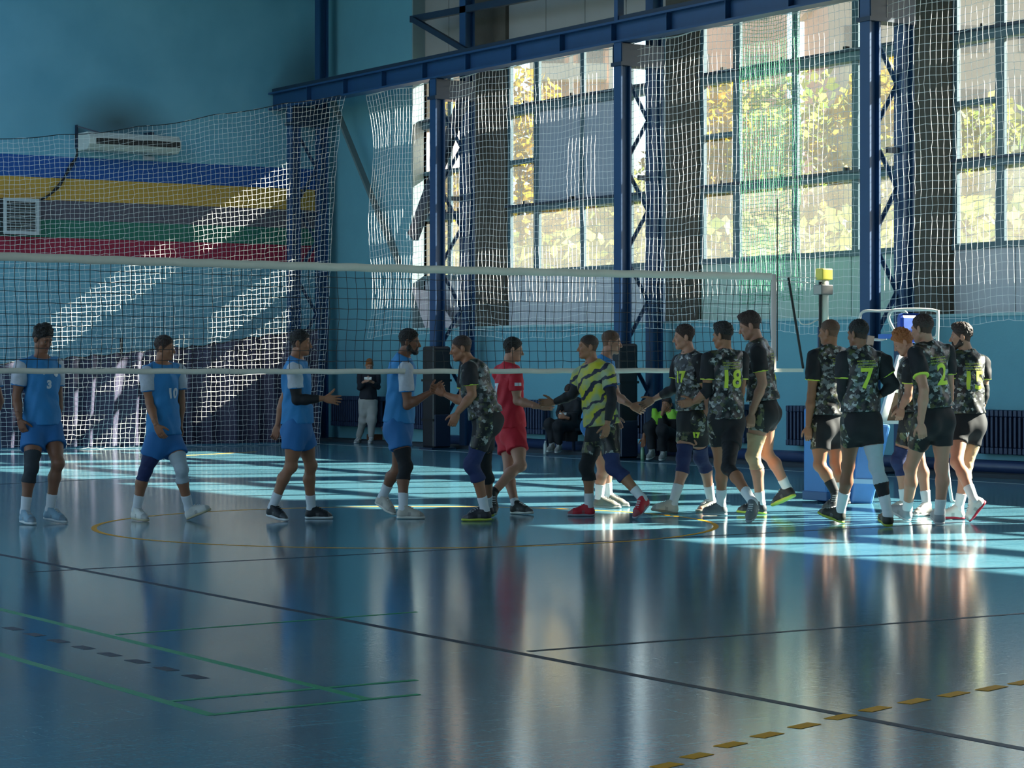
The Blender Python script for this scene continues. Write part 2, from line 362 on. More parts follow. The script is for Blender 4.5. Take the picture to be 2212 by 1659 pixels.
# ------------------------------------------------------------------ crane beam and lattice columns
beam = empty('crane_beam', (XC, 20, 6.57), 'long blue steel crane beam running above the windows on the column tops', 'beam')
mb = MB().box((-.13, YN-20, 0), (.13, YB-20-.05, .035)).box((-.02, YN-20, .035), (.02, YB-20-.05, .31)).box((-.13, YN-20, .31), (.13, YB-20-.05, .345))
mb.build('girder', M_steel, beam)
MB().box((-.04, YN-20, .345), (.04, YB-20-.05, .43)).build('rail', M_steel_dark, beam)
for y in np.arange(YN+2, YB-1, 1.45): B('stiffener', (-.12, y-20-.006, .035), (.12, y-20+.006, .31), M_steel, beam)
CL = ['blue lattice steel column in the far corner behind the white net',
      'second blue lattice column from the corner, with a tall black pad at its foot',
      'blue lattice column between the boarded window and the green net, black pad at its foot',
      'blue lattice column nearest the camera, behind the referee stand']
cols = []
for k in range(4):
    y = YCOL[k]; c = empty('lattice_column', (XC, y, 0), CL[k], 'column', 'lattice columns along the window wall'); cols.append(c)
    def post(nm, x, ztop, w=.2):
        m = MB().box((x-w/2, -w/2, 0), (x-w/2+.03, w/2, ztop)).box((x+w/2-.03, -w/2, 0), (x+w/2, w/2, ztop)).box((x-w/2+.03, -.03, 0), (x+w/2-.03, .03, ztop))
        return m.build(nm, M_steel, c)
    post('front_post', 0, 6.57); post('rear_post', XR-XC, ZC-.05)
    MB().box((-.13, -.14, 6.2), (XR-XC+.1, .14, 6.26)).box((-.1, -.13, 6.26), (XR-XC+.1, -.115, 6.55)).box((-.1, .115, 6.26), (XR-XC+.1, .13, 6.55)).build('bracket', M_steel_dark, c)
    for q in range(3): B('bracket_plate', (.12+q*.2, -.12, 6.26), (.135+q*.2, .12, 6.54), M_steel, c)
    zs = np.linspace(.35, 6.1, 9)
    for i in range(8):
        xa, xb = (.08, XR-XC-.08) if i % 2 == 0 else (XR-XC-.08, .08)
        MB().bar((xa, .06, zs[i]), (xb, .06, zs[i+1]), .012, .07).bar((xa, .035, zs[i]), (xb, .035, zs[i+1]), .05, .012).build('lacing_bar', M_steel, c)
    B('base_plate', (-.25, -.22, 0), (.25, .22, .03), M_steel_dark, c)
    if k in (1, 2):
        zt = HC+dX(950 if k == 1 else 1355, XC)*(V0-748)/FPX if k == 1 else HC+dX(1355, XC)*(V0-742)/FPX
        MB().box((-.2, -.2, .02), (.16, .2, zt)).build('pad', M_pad, c, bevel=.04)
        for z in (.5, 1.2): MB().box((-.21, -.21, z), (.17, .21, z+.04)).build('pad_strap', M_black, c)
        MB().box((-.19, -.235, .05), (.13, -.195, .62)).build('lower_pad', mat('navy_pad', '#16243c', .5, .2, 4), c, bevel=.015)
    # square hook plate sticking out of the rear post
    B('hook_plate', (XR-XC-.32, -.02, 4.42), (XR-XC, .02, 4.5), M_steel_dark, c)
# upper crown of the first column and the vee brace between the two first columns
c = empty('brace', (XR, YCOL[0], 6.2), 'thin steel brace running down from the corner column top across the solid wall', 'brace')
p0 = PX(714, 206, XR-.12); p1 = PX(868, 585, XW-.03); o0 = np.array([XR, YCOL[0], 6.2])
MB().bar(p0-o0, p1-o0, .05, .12, (1, 0, 0)).build('channel', mat('greyish_brace', '#5f6f70', .6, .2, 4), c)  # grey, paler than the blue column steel
c = empty('brace', (XR, YCOL[1], 6.2), 'thick dark blue brace leaning left from the second column in front of the window', 'brace')
p0 = PX(1003, 212, XR-.14); p1 = PX(892, 512, XR-.14); o0 = np.array([XR, YCOL[1], 6.2])
MB().bar(p0-o0, p1-o0, .24, .12, (1, 0, 0)).build('channel', M_steel_dark, c)  # dark paint stands in for the brace's shaded side
# upper girt and strut at the top of the frame, above the beam
c = empty('roof_strut', PX(890, 42, XR-.05), 'dark blue steel girt and diagonal strut above the crane beam at the top edge', 'strut')
o0 = PX(890, 42, XR-.05)
MB().bar((0, 0, 0), PX(1330, -40, XR-.05)-o0, .1, .12).build('girt', M_steel_dark, c)
MB().bar(PX(893, 42, XR-.12)-o0, PX(1012, 112, XR-.12)-o0, .08, .1).build('diagonal', M_steel_dark, c)
for k, (u, lab) in enumerate(((1337, 'slim blue post standing on the crane beam over the third column'),)):
    p = PX(u, V0, XC); B_ = empty('upper_post', (p[0], p[1], 6.92), lab, 'post')
    MB().box((-.06, -.05, 0), (.06, .05, 3.2)).build('shaft', M_steel, B_)
# conduit and old panel leaning in the first bay
p = PX(905, 708, XW-.12); o = empty('leaning_panel', (p[0], p[1], 2.19), 'pale triangular sheet leaning against the wall beside the corner window', 'panel')
q = [PX(888, 620, XW-.06), PX(935, 632, XW-.06), PX(985, 708, XW-.06), PX(918, 708, XW-.06)]
MB().poly([a-np.array(o.location) for a in q], (.02, 0, 0)).build('sheet', mat('pale_sheet', '#b9aeb6', .7, .1, 2), o)

# ------------------------------------------------------------------ lines painted on the floor
LZ = [.0012]
def line(p, q, w, m, lab=None):
    LZ[0] += .00005; z = LZ[0]
    p = np.array(p); q = np.array(q); d = q-p; d[2] = 0; d /= np.linalg.norm(d); s = np.array([-d[1], d[0], 0])*w/2
    o = MB().poly([[p[0]-s[0], p[1]-s[1], z-.001], [q[0]-s[0], q[1]-s[1], z-.001], [q[0]+s[0], q[1]+s[1], z-.001], [p[0]+s[0], p[1]+s[1], z-.001]], (0, 0, .001)).build('court_line', m, floor)
    if lab: o['label'] = lab
    return o
M_lb = mat('dark_blue_line_paint', '#0b1c33', .4, spec=.12); M_lg = mat('green_line_paint', '#2f9a62', .4, spec=.15)
M_ly = mat('yellow_line_paint', '#f2a818', .5, spec=.1); M_lk = mat('black_line_paint', '#101d30', .4, spec=.12)
def ext(p, q, a, b): p = np.array(p); q = np.array(q); d = q-p; return p-d*a, q+d*b
line(*ext(PF(0, 1198), PF(1100, 1407), .5, .6), .055, M_lb, 'dark blue line crossing the floor from the left edge')
line(PF(60, 1236), PF(1106, 1180), .04, M_lb); line(PF(1106, 1180), PF(2212, 1122), .04, M_lb)
line(*ext(PF(1141, 1407), PF(2212, 1325), .0, .3), .04, M_lk)
line(*ext(PF(0, 1316), PF(800, 1512), .4, .0), .05, M_lg, 'upper green line at lower left')
line(*ext(PF(0, 1413), PF(458, 1545), .4, .0), .05, M_lg, 'lower green line at lower left')
line(PF(368, 1515), PF(900, 1469), .04, M_lg); line(PF(458, 1544), PF(905, 1500), .04, M_lg); line(PF(250, 1371), PF(900, 1322), .03, M_lg)
line(PF(380, 985), PF(553, 976), .05, M_ly)
line(PF(0, 1046), PF(300, 1031), .05, M_lk)
sd = PF(2212, 1046); line((sd[0], 0, 0), (sd[0], 40, 0), .05, mat('white_line_paint', '#b9c4c4', .3), 'pale sideline near the window wall')
M_dash = M_lk
for (u, v) in ((28, 1358), (75, 1371), (126, 1385), (180, 1399), (237, 1414), (297, 1429), (358, 1445), (422, 1462)):
    p = PF(u, v); o = MB().box((p[0]-.035, p[1]-.085, .0002), (p[0]+.035, p[1]+.085, .0012)).build('dash', M_lk, floor)
for (u, v) in ((1440, 1654), (1505, 1633), (1578, 1609), (1657, 1588), (1737, 1568), (1816, 1549), (1890, 1532), (1975, 1515), (2060, 1500), (2142, 1487), (2212, 1474)):
    o = line(PF(u-22, v+5), PF(u+22, v-5), .07, M_ly); o.name = 'dash'
cc = P(1106, V0, 22.2)+RV*-.98; pts = [cc+2.87*np.array([math.cos(t), math.sin(t), 0]) for t in np.linspace(0, 2*math.pi, 97)]
vs = []; 
for p in pts[:-1]:
    d = (p-cc)/2.87
    for s in (-.025, .025): vs.append((p[0]+d[0]*s, p[1]+d[1]*s, .0012))
n = 96; fs = [(2*i, 2*i+1, 2*((i+1) % n)+1, 2*((i+1) % n)) for i in range(n)]
o = MB().add(vs, fs).build('court_circle', M_ly, floor); o['label'] = 'yellow centre circle'

# ------------------------------------------------------------------ outside, seen through dusty panes
ground = B('ground', (XG+.4, -60, -.8), (160, 140, -.6), mat('dry_grass', '#4d5232', .9, .3, .5)); tag(ground, kind='structure')
def foliage_mat(name, a, b2):
    m = mat(name, a, .6); n, l, b = nodes(m); g = n.new('ShaderNodeNewGeometry')
    rp = n.new('ShaderNodeValToRGB'); rp.color_ramp.elements[0].color = C(a); rp.color_ramp.elements[1].color = C(b2)
    l.new(g.outputs['Random Per Island'], rp.inputs[0]); l.new(rp.outputs[0], b.inputs['Base Color'])
    tl = n.new('ShaderNodeBsdfTranslucent'); mx = n.new('ShaderNodeMixShader'); mx.inputs[0].default_value = .68
    l.new(rp.outputs[0], tl.inputs[0]); l.new(b.outputs[0], mx.inputs[1]); l.new(tl.outputs[0], mx.inputs[2])
    l.new(mx.outputs[0], n['Material Output'].inputs[0]); return m
M_l1 = foliage_mat('autumn_leaves', '#62661b', '#ac882a'); M_l2 = foliage_mat('green_leaves', '#48602a', '#8f8e44')
M_bark = mat('bark', '#4b4036', .9, .3, 6)
TL = ['yellowing tree outside the corner window', 'green tree outside the second window', 'tall autumn tree outside seen left of the green net',
      'leafy tree outside behind the green net', 'bushy tree outside right of the green net', 'golden tree outside by the nearest lattice column',
      'green tree outside in the right-hand window', 'dark green tree outside at the right edge']
for k, (u, d, h, r, m) in enumerate(((975, 96, 13.0, 3.0, M_l1), (1125, 88, 13.2, 2.2, M_l1), (1400, 86, 9.8, 2.9, M_l2), (1560, 80, 11.8, 2.6, M_l1), (1730, 78, 11.8, 3.0, M_l2),
                                     (1920, 72, 11.4, 2.4, M_l1), (2110, 74, 10.4, 2.6, M_l2), (2270, 70, 10.0, 2.5, M_l2))):
    p = P(u, V0, d); t = empty('tree', (p[0], p[1], -.6), TL[k], 'tree', 'trees outside the windows')
    MB().tube([(0, 0, 0), (.1, .05, h*.4), (.0, .1, h*.75)], [.22, .17, .07], 8).tube([(.1, .05, h*.35), (.9, .3, h*.6)], [.1, .04], 6).build('trunk', M_bark, t, True)
    nl = 3400; q = RNG.normal(size=(nl, 3)); q /= np.linalg.norm(q, axis=1, keepdims=True)
    q *= (RNG.uniform(.35, 1, (nl, 1))**.6)*np.array([r, r, h*.42]); q[:, 2] += h*.58
    q += .25*np.sin(q[:, [1, 2, 0]]*3)
    e1 = RNG.normal(size=(nl, 3)); e1 /= np.linalg.norm(e1, axis=1, keepdims=True); e2 = np.cross(e1, RNG.normal(size=(nl, 3))); e2 /= np.linalg.norm(e2, axis=1, keepdims=True)
    sz = RNG.uniform(.13, .28, (nl, 1)); V = np.stack([q-e1*sz, q+e2*sz*.6, q+e1*sz, q-e2*sz*.6], 1).reshape(-1, 3)
    fo = link('foliage', npmesh('foliage', V, np.arange(nl*4).reshape(-1, 4)), m, t); fo['kind'] = 'stuff'
hb = empty('hedge', P(1500, V0, 70)*np.array([1, 1, 0])+np.array([0, 0, -.6]), 'long hazy hedge outside along the foot of the windows', 'hedge')
nl = 9000; q = np.stack([RNG.uniform(-2, 2, nl), RNG.uniform(-26, 30, nl), RNG.uniform(.2, 6.2, nl)], 1)
e1 = RNG.normal(size=(nl, 3)); e1 /= np.linalg.norm(e1, axis=1, keepdims=True); e2 = np.cross(e1, RNG.normal(size=(nl, 3))); e2 /= np.linalg.norm(e2, axis=1, keepdims=True)
sz = RNG.uniform(.15, .32, (nl, 1)); V = np.stack([q-e1*sz, q+e2*sz*.7, q+e1*sz, q-e2*sz*.7], 1).reshape(-1, 3)
fo = link('foliage', npmesh('foliage', V, np.arange(nl*4).reshape(-1, 4)), M_l2, hb); fo['kind'] = 'stuff'
# apartment block with white balcony grid, and a pale block
M_brick = mat('pink_brick', '#9c7869', .85, .12, 1.0); M_balc = mat('white_balcony', '#b5b0a6', .7); M_win = mat('dark_window', '#2f3a42', .2)
def block(u0, u1, d, h, m, lab, balc):
    a = P(u0, V0, d); b = P(u1, V0, d); dv = b-a; L = np.linalg.norm(dv); r = empty('apartment_block', (a[0], a[1], -.6), lab, 'building', rz=math.atan2(dv[1], dv[0]))
    B('wall', (0, 0, 0), (L, 9, h), m, r); B('roof', (-.3, -.3, h), (L+.3, 9.3, h+.4), M_balc, r)
    nf = int(h/2.9); nw = max(2, int(L/2.4))
    for f in range(nf):
        z = .9+f*2.9
        if balc: B('balcony', (.2, -1.1, z+.0), (L-.2, -.01, z+.75), M_balc, r)
        for q in range(nw):
            x = (q+.5)*L/nw; wnd = MB().box((x-.6, -.04, z+.85), (x+.6, .02, z+2.1)).build('window', M_win, r)
    if balc:
        for q in range(nw+1): B('balcony_post', (q*L/nw-.09, -1.15, .2), (q*L/nw+.09, -1.0, h-.2), M_balc, r)
    return r
block(1148, 1318, 112, 25, M_brick, 'pink brick apartment block with white balcony grid outside the second window', True)
block(870, 1090, 125, 25, mat('ochre_render', '#a5836a', .85, .1, 1), 'ochre rendered block outside behind the corner window', False)
block(1440, 1700, 118, 25, mat('pale_pink_render', '#a88d81', .85, .1, 1), 'pale pink block outside above the trees of the third window', False)
block(1790, 2290, 108, 19.0, mat('grey_pink_render', '#9d8f87', .85, .1, 1), 'wide greyish block outside beyond the nearest windows', False)
# ------------------------------------------------------------------ nets
def jit(G, a): return G+RNG.normal(scale=a, size=G.shape)
# window net hangs just behind the front posts, from the beam to below the ledge line
XN = 22.17
y0, y1 = YX(792, XN), 15.6
ys = np.arange(y0, y1, -.11); zt, zb = 6.56, 2.0; zs = np.linspace(zt, zb, 43)
G = np.zeros((len(ys), len(zs), 3))
for i, y in enumerate(ys):
    for j, z in enumerate(zs):
        s = (zt-z)/(zt-zb); e = min(1, (y0-y)/1.2)
        G[i, j] = (XN+.03*math.sin(y*1.7)*s+.02*math.sin(z*2.3+y), y+(.22*math.sin(s*3.1)+.1*math.sin(s*9))*(-(1-e)), z-.06*math.sin(y*.8)*s+.02*math.sin(y*4))
wn = empty('window_net', (XN, 28, 6.5), 'white cord safety net hanging in front of the tall windows', 'net')
V, F = net_mesh(jit(G, .004)-np.array([XN, 28, 6.5]), .0030, (1, 0, 0)); o = link('netting', npmesh('netting', V, F), M_white_cord, wn); o['kind'] = 'stuff'
MB().tube([(p[0]-XN, p[1]-28, p[2]-6.5+.01) for p in G[::4, 0]], .006, 6).build('head_rope', M_white_cord, wn)
# denser green net doubled over the third window
XN2 = 22.26; y0, y1 = YX(1600, XN2), YX(1734, XN2); ys = np.arange(y0, y1, -.055); zt, zb = 6.9, HC+dX(1650, XN2)*(V0-652)/FPX; zs = np.linspace(zt, zb, 80)
G = np.zeros((len(ys), len(zs), 3))
for i, y in enumerate(ys):
    for j, z in enumerate(zs): s = (zt-z)/(zt-zb); G[i, j] = (XN2+.05*math.sin(y*5+z*.6)*s, y+.05*math.sin(z*2+y)*s, z-.1*math.sin((y-y1)/(y0-y1)*math.pi)*(1-s)+.02*math.sin(y*9)*s)
gn = empty('green_net', (XN2, (y0+y1)/2, 6.5), 'fine green net doubled over the middle of the third window', 'net')
V, F = net_mesh(jit(G, .004)-np.array(gn.location), .0035, (1, 0, 0)); o = link('netting', npmesh('netting', V, F), M_green_cord, gn); o['kind'] = 'stuff'
# back net: hangs on a sagging cable before the striped wall, wraps round the corner column, reaches the floor
YNET = 39.42
top = [PY(-420, 300, YNET), PY(-200, 300, YNET), PY(-60, 302, YNET), PY(0, 297, YNET), PY(160, 288, YNET), PY(350, 266, YNET), PY(500, 241, YNET), PY(620, 222, YNET), PX(722, 206, XC-.25), PX(737, 206, XC-.05)+np.array([0, -.25, 0])]
top = smooth_curve(top, 30); L = np.cumsum([0]+[np.linalg.norm(b-a) for a, b in zip(top[:-1], top[1:])])
tt = np.arange(0, L[-1], .095); TP = np.stack([np.interp(tt, L, [p[k] for p in top]) for k in range(3)], 1)
n2 = 68; G = np.zeros((len(tt), n2, 3))
for i in range(len(tt)):
    x, y, z = TP[i]; e = max(0, (tt[i]/L[-1]-.86)/.14); scal = .035*abs(math.sin(tt[i]*2.1))
    for j in range(n2):
        s = j/(n2-1); zz = (z-scal*(1-s))*(1-s)+.02*s
        bul = math.sin(s*math.pi)
        G[i, j] = (x-.55*e*s**.7+.05*math.sin(z*0+s*7+x*1.3)*s-.1*e*bul, y+.1*math.sin(x*1.9)*s-.35*bul*.3+.12*math.sin(s*6+x*.7)*s*.5, zz)
bn = empty('back_net', (18, YNET, 5), 'white safety net on a sagging cable before the striped back wall and curtain', 'net')
V, F = net_mesh(jit(G, .006)-np.array(bn.location), .0029, (0, 1, 0)); o = link('netting', npmesh('netting', V, F), M_white_cord, bn); o['kind'] = 'stuff'
MB().tube([p-np.array(bn.location) for p in G[:, 0]], .008, 6).build('cable', M_black_cord, bn)

# volleyball net
YV = 19.85
xa, xb = PY(-110, 800, YV)[0], PY(1670, 700, YV)[0]
vn = empty('volleyball_net', ((xa+xb)/2, YV, 1.43), 'black volleyball net with white top and bottom tapes behind the handshake line', 'net')
vo = np.array(vn.location)
xs = np.arange(xa, xb+.01, .1); zt = lambda x: 2.435-.02*math.sin((x-xa)/(xb-xa)*math.pi); zb = lambda x: 1.437-.012*math.sin((x-xa)/(xb-xa)*math.pi)
G = np.zeros((len(xs), 11, 3))
for i, x in enumerate(xs):
    for j in range(11): f = j/10; G[i, j] = (x+.02*math.sin(f*4+x*.6)*math.sin(f*3.1416), YV+.02*math.sin(x*2+f*3)*math.sin(f*3.1416), zt(x)*(1-f)+zb(x)*f)
V, F = net_mesh(jit(G, .0022)-vo, .0034, (0, 1, 0)); o = link('netting', npmesh('netting', V, F), M_black_cord, vn); o['kind'] = 'stuff'
def tape(name, zf, h):
    vs = []; n = len(xs)
    for i, x in enumerate(xs):
        b = .003*math.sin(i*2.1)+(.004 if i % 3 == 0 else 0)+.006
        for dy, dz in ((-.006-b, -h/2), (-.009-b, 0), (-.006-b, h/2), (.011, h/2), (.011, -h/2)): vs.append((x-vo[0], dy, zf(x)+dz-vo[2]+.003*math.sin(i*1.3)))
    fs = [(i*5+k, i*5+(k+1) % 5, (i+1)*5+(k+1) % 5, (i+1)*5+k) for i in range(n-1) for k in range(5)]
    return MB().add(vs, fs).build(name, M_band, vn, True)
tape('top_tape', zt, .075); tape('bottom_tape', zb, .05)
pe = PY(1671, 700, YV); MB().box((pe[0]-.03-vo[0], -.012, -.0), (pe[0]+.028-vo[0], .012, 1.03)).build('side_tape', mat('pinkish_tape', '#d8c4c0', .6), vn, bevel=.004)
pa = PY(1675, 600, YV); MB().tube([(pa[0]-vo[0], -.03, .1), (pa[0]-vo[0], -.03, PY(1675, 430, YV)[2]-vo[2])], .006, 8).build('antenna', M_black, vn)
pt = PY(1764, 590, YV)
MB().tube([(xb-vo[0], 0, 1.0), (pt[0]-vo[0], 0, 1.0)], .007, 6).build('tension_cord', M_white_paint, vn)
MB().tube([(xb-vo[0], 0, .965), (pt[0]-vo[0], 0, .94)], .007, 6).build('tension_cord', M_white_paint, vn)
MB().tube([(PY(1703, 598, YV)[0]-vo[0], 0, 1.0), (PY(1735, 796, YV)[0]-vo[0], 0, .02)], .014, 8).build('strap', M_black, vn)
MB().box((xb-vo[0], -.006, -.02), (PY(1735, 796, YV)[0]-vo[0], .006, .02)).build('tape_end', M_band, vn)
hk = [PY(u, v, YV)-vo for u, v in ((1724, 689), (1732, 700), (1748, 700), (1762, 693), (1768, 691))]
MB().tube(smooth_curve(hk, 6), .008, 6).build('lower_cord', M_white_paint, vn)

# net post with padded base
pp = PY(1777, 700, YV); po = empty('net_post', (pp[0], YV, 0), 'net post with yellow cap, cream upper tube and blue padded base', 'post')
ztop = PY(1777, 605, YV)[2]
MB().tube([(0, 0, 0), (0, 0, 1.9)], .055, 14).build('lower_tube', M_steel, po, True)
MB().tube([(.02, 0, 1.88), (.02, 0, ztop)], .05, 14).build('upper_tube', mat('cream_enamel', '#e3dccb', .35), po, True)
MB().tube([(-.05, -.02, 1.2), (-.05, -.02, ztop-.02)], .018, 8).build('winch_track', M_black, po)
MB().box((-.055, -.06, ztop), (.095, .06, ztop+.125)).build('cap', mat('yellow_plastic', '#d9c94a', .4), po, bevel=.012)
MB().box((-.075, -.07, ztop-.16), (.09, .07, ztop-.05)).build('clamp', mat('worn_steel', '#7d7a76', .4, metal=.7), po, bevel=.01)
pw = .17
MB().box((-.11, -.2, .02), (.24, .2, .0+1.02)).build('base_pad', M_pad_blue, po, bevel=.03)
MB().box((-.118, -.205, .02), (.0, .205, .12)).build('pad_skirt', mat('dark_blue_vinyl', '#1d4f86', .4), po, bevel=.01)

# referee stand
DS = 26.2
def S(u, v, dz=0): return P(u, v, DS+dz)
rs_o = P(1960, V0, DS)*np.array([1, 1, 0]); rs = empty('referee_stand', rs_o, 'white tubular referee stand with a blue seat back behind the players', 'stand')
def tb(name, pts, r=.016, m=M_white_paint): return MB().tube([q-rs_o for q in smooth_curve(pts, 7)], r, 8).build(name, m, rs, True)
tb('guard_rail', [S(1860, 722, .5), S(1857, 690, .5), S(1866, 673, .5), S(1900, 672, .5), S(1950, 672, .5), S(1961, 682, .5)])
tb('guard_rail', [S(1873, 732, .5), S(1900, 734, .5), S(1915, 731, .5)])
tb('guard_rail', [S(1936, 722, -.4), S(1920, 690, -.4), S(1924, 674, -.4), S(1940, 669, -.4), S(1985, 668, -.4), S(2020, 671, -.4), S(2026, 680, -.4), S(2024, 722, -.4), S(2016, 730, -.4)])
tb('leg', [S(2026, 670, -.4), S(2027, 800, -.4), S(2052, 1055, -.4), S(2062, 1086, -.4)], .018)
tb('leg', [S(1962, 700, .5), S(1961, 850, .5), S(1962, 1062, .5)], .018)
MB().box(*[tuple(x) for x in (np.array([-.12, -.02, HC+DS*(V0-740)/FPX])+0*rs_o, np.array([.28, .03, HC+DS*(V0-677)/FPX]))]).build('seat_back', mat('blue_seat', '#20479c', .45), rs, bevel=.05)
MB().box((-.34, -.22, HC+DS*(V0-732)/FPX), (-.06, .1, HC+DS*(V0-722)/FPX)).build('platform', mat('blue_deck', '#2a62b4', .5), rs, bevel=.005)
MB().bar(S(1946, 770)-rs_o, S(1905, 912, -.2)-rs_o, .09, .04, (0, 1, 0)).build('ladder_rail', M_white_paint, rs)
MB().bar(S(1955, 770)-rs_o, S(1955, 850)-rs_o, .05, .04, (0, 1, 0)).build('ladder_rail', M_white_paint, rs)
q0 = S(1925, 845)-rs_o; q1 = S(1905, 910)-rs_o
for (a, b, c2, d2) in (((1925, 845), (1957, 845), (1950, 912), (1903, 912)),):
    pts = [S(*a)-rs_o, S(*b)-rs_o, S(*c2)-rs_o, S(*d2)-rs_o]
    MB().poly(pts, WV*.25).build('step_box', M_wood, rs)
    for i in range(4): MB().bar(pts[i]-WV*.02, pts[(i+1) % 4]-WV*.02, .035, .035).build('step_trim', M_white_paint, rs)
MB().bar(S(1880, 725)-rs_o, S(1868, 805)-rs_o, .1, .03, (0, 1, 0)).build('dark_rail', M_black, rs)
# light blue pad leaning at the stand
pd_o = P(1885, V0, 25.6)*np.array([1, 1, 0]); pd = empty('stand_pad', pd_o, 'shiny light blue pad with a tape band leaning at the referee stand', 'pad')
def Q(u, v, d=25.6): return P(u, v, d)-pd_o
MB().poly([Q(1838, 1088), Q(1885, 1090), Q(1925, 918), Q(1862, 908)], WV*.3).build('body', M_pad_light, pd, bevel=.03)
MB().poly([Q(1837, 1044)-WV*.012, Q(1896, 1046)-WV*.012, Q(1898, 1036)-WV*.012, Q(1838, 1034)-WV*.012], WV*.008).build('tape', mat('clear_tape', '#a9c2e2', .2), pd)

# ------------------------------------------------------------------ air conditioner, fan heater, cables on the back wall
def yb(u, v, off): return PY(u, v, YB-off)
acw = a1[0]-a0[0]; ac = empty('air_conditioner', ((a0[0]+a1[0])/2, YB, acz-.18), 'long cream ceiling type air conditioner hung on the teal wall above the stripes', 'air conditioner')
cy = .2
prof = [(-.06, .34), (-.52, .34), (-.62, .24), (-.62, .10), (-.5, .0), (-.06, .0)]
vs = [(x, y, z) for x in (-acw/2, acw/2) for y, z in prof]; nP = len(prof)
M_ac = mat('cream_plastic', '#c9cbc2', .45, .05, 4)
MB().add(vs, [tuple(range(nP)), tuple(range(2*nP-1, nP-1, -1))]+[(i, (i+1) % nP, nP+(i+1) % nP, nP+i) for i in range(nP)]).build('housing', M_ac, ac, bevel=.015)
B('outlet', (-acw/2+.14, -.632, .11), (acw/2-.03, -.60, .22), M_black, ac)
for k in range(2): B('louvre', (-acw/2+.15, -.638, .14+.04*k), (acw/2-.04, -.605, .148+.04*k), mat('grey_plastic', '#3a3d40', .5), ac)
B('hanger', (-acw/2-.03, -.08, .05), (-acw/2-.005, -.001, .5), M_steel_dark, ac); MB().bar((-acw/2-.02, -.05, .48), (-acw/2+.3, -.4, .34), .025, .025).build('hanger_stay', M_steel_dark, ac); B('hanger', (acw/2-.5, -.3, .34), (acw/2-.42, 0, .42), M_steel_dark, ac)
B('drain_box', (acw*.22, -.1, -.1), (acw*.33, 0, -.03), M_panel, ac)
f0 = yb(7, 505, .3); f1 = yb(84, 430, .3); fc = (f0+f1)/2; fh = empty('fan_heater', (fc[0], YB, f0[2]), 'square pale louvred fan heater on the striped wall at the left edge', 'heater')
fw = (f1[0]-f0[0])/2; fhh = f1[2]-f0[2]
MB().box((-fw, -.3, 0), (fw, -.02, fhh)).build('case', mat('dark_case', '#2a2c30', .5), fh)
for (lo, hi) in (((-fw, -.33, 0), (fw, -.3, .06)), ((-fw, -.33, fhh-.06), (fw, -.3, fhh)), ((-fw, -.33, .06), (-fw+.06, -.3, fhh-.06)), ((fw-.06, -.33, .06), (fw, -.3, fhh-.06))):
    B('front_frame', lo, hi, mat('pale_grey_metal', '#b6bcbd', .5), fh)
for k in range(10):
    z = .09+k*(fhh-.16)/10; MB().bar((-fw+.06, -.31, z), (fw-.06, -.31, z), .04, .012, (0, .5, 1)).build('louvre', mat('grey_louvre', '#8e9496', .5), fh)
cb = empty('cable', yb(165, 290, .02), 'dark cable bundle hanging from the air conditioner to the fan heater', 'cable'); co = np.array(cb.location)
MB().tube([p-co for p in smooth_curve([yb(164, 290, .04), yb(166, 335, .04), yb(150, 360, .05), yb(130, 400, .06), yb(105, 422, .06), yb(86, 432, .06)], 8)], .022, 8).build('sheath', M_black, cb)
MB().tube([p-co for p in smooth_curve([yb(168, 335, .06), yb(152, 366, .08), yb(128, 396, .09), yb(100, 428, .08)], 8)], .012, 6).build('wire', M_black, cb)

# curtain hung along the foot of the back wall
CN = 620; tops = [(-420, 800), (-40, 790), (0, 786), (130, 775), (330, 757), (430, 747), (600, 722), (640, 715), (690, 712)]
us = np.linspace(-420, 690, CN); tv = np.interp(us, [t[0] for t in tops], [t[1] for t in tops])
vs = []; R = 14
for i, u in enumerate(us):
    y = 40.15; d = dY(u, y); x = P(u, V0, d)[0]; zt_ = HC+d*(V0-tv[i])/FPX
    for j in range(R):
        s = j/(R-1); amp = .05+.06*s
        vs.append((x+.03*math.sin(i*.21+s*2), y+amp*math.sin(x*16+1.3*math.sin(x*3)+.5*math.sin(s*3+x))+.05*math.sin(x*5.3), zt_*(1-s)+.03*s-.02*math.sin(x*16)*(1-s)))
fs = [(i*R+j, i*R+j+1, (i+1)*R+j+1, (i+1)*R+j) for i in range(CN-1) for j in range(R-1)]
cu = empty('curtain', (18, 40.15, 0), 'dark violet curtain hanging in folds behind the white net', 'curtain'); co = np.array(cu.location)
MB().add([np.array(p)-co for p in vs], fs).build('cloth', mat('dark_violet_cloth', '#34324a', .75, .2, 3.0), cu, True)
MB().tube([np.array(vs[i*R])-co for i in range(0, CN, 6)], .012, 6).build('rope', M_black_cord, cu)
p = PY(262, 760, 40.6); MB().tube([(0, 0, 0), (0, 0, p[2]+.25)], .03, 8).build('curtain_pole', M_black, cu).location = (p[0]-18, .45, 0)
o_ = cu

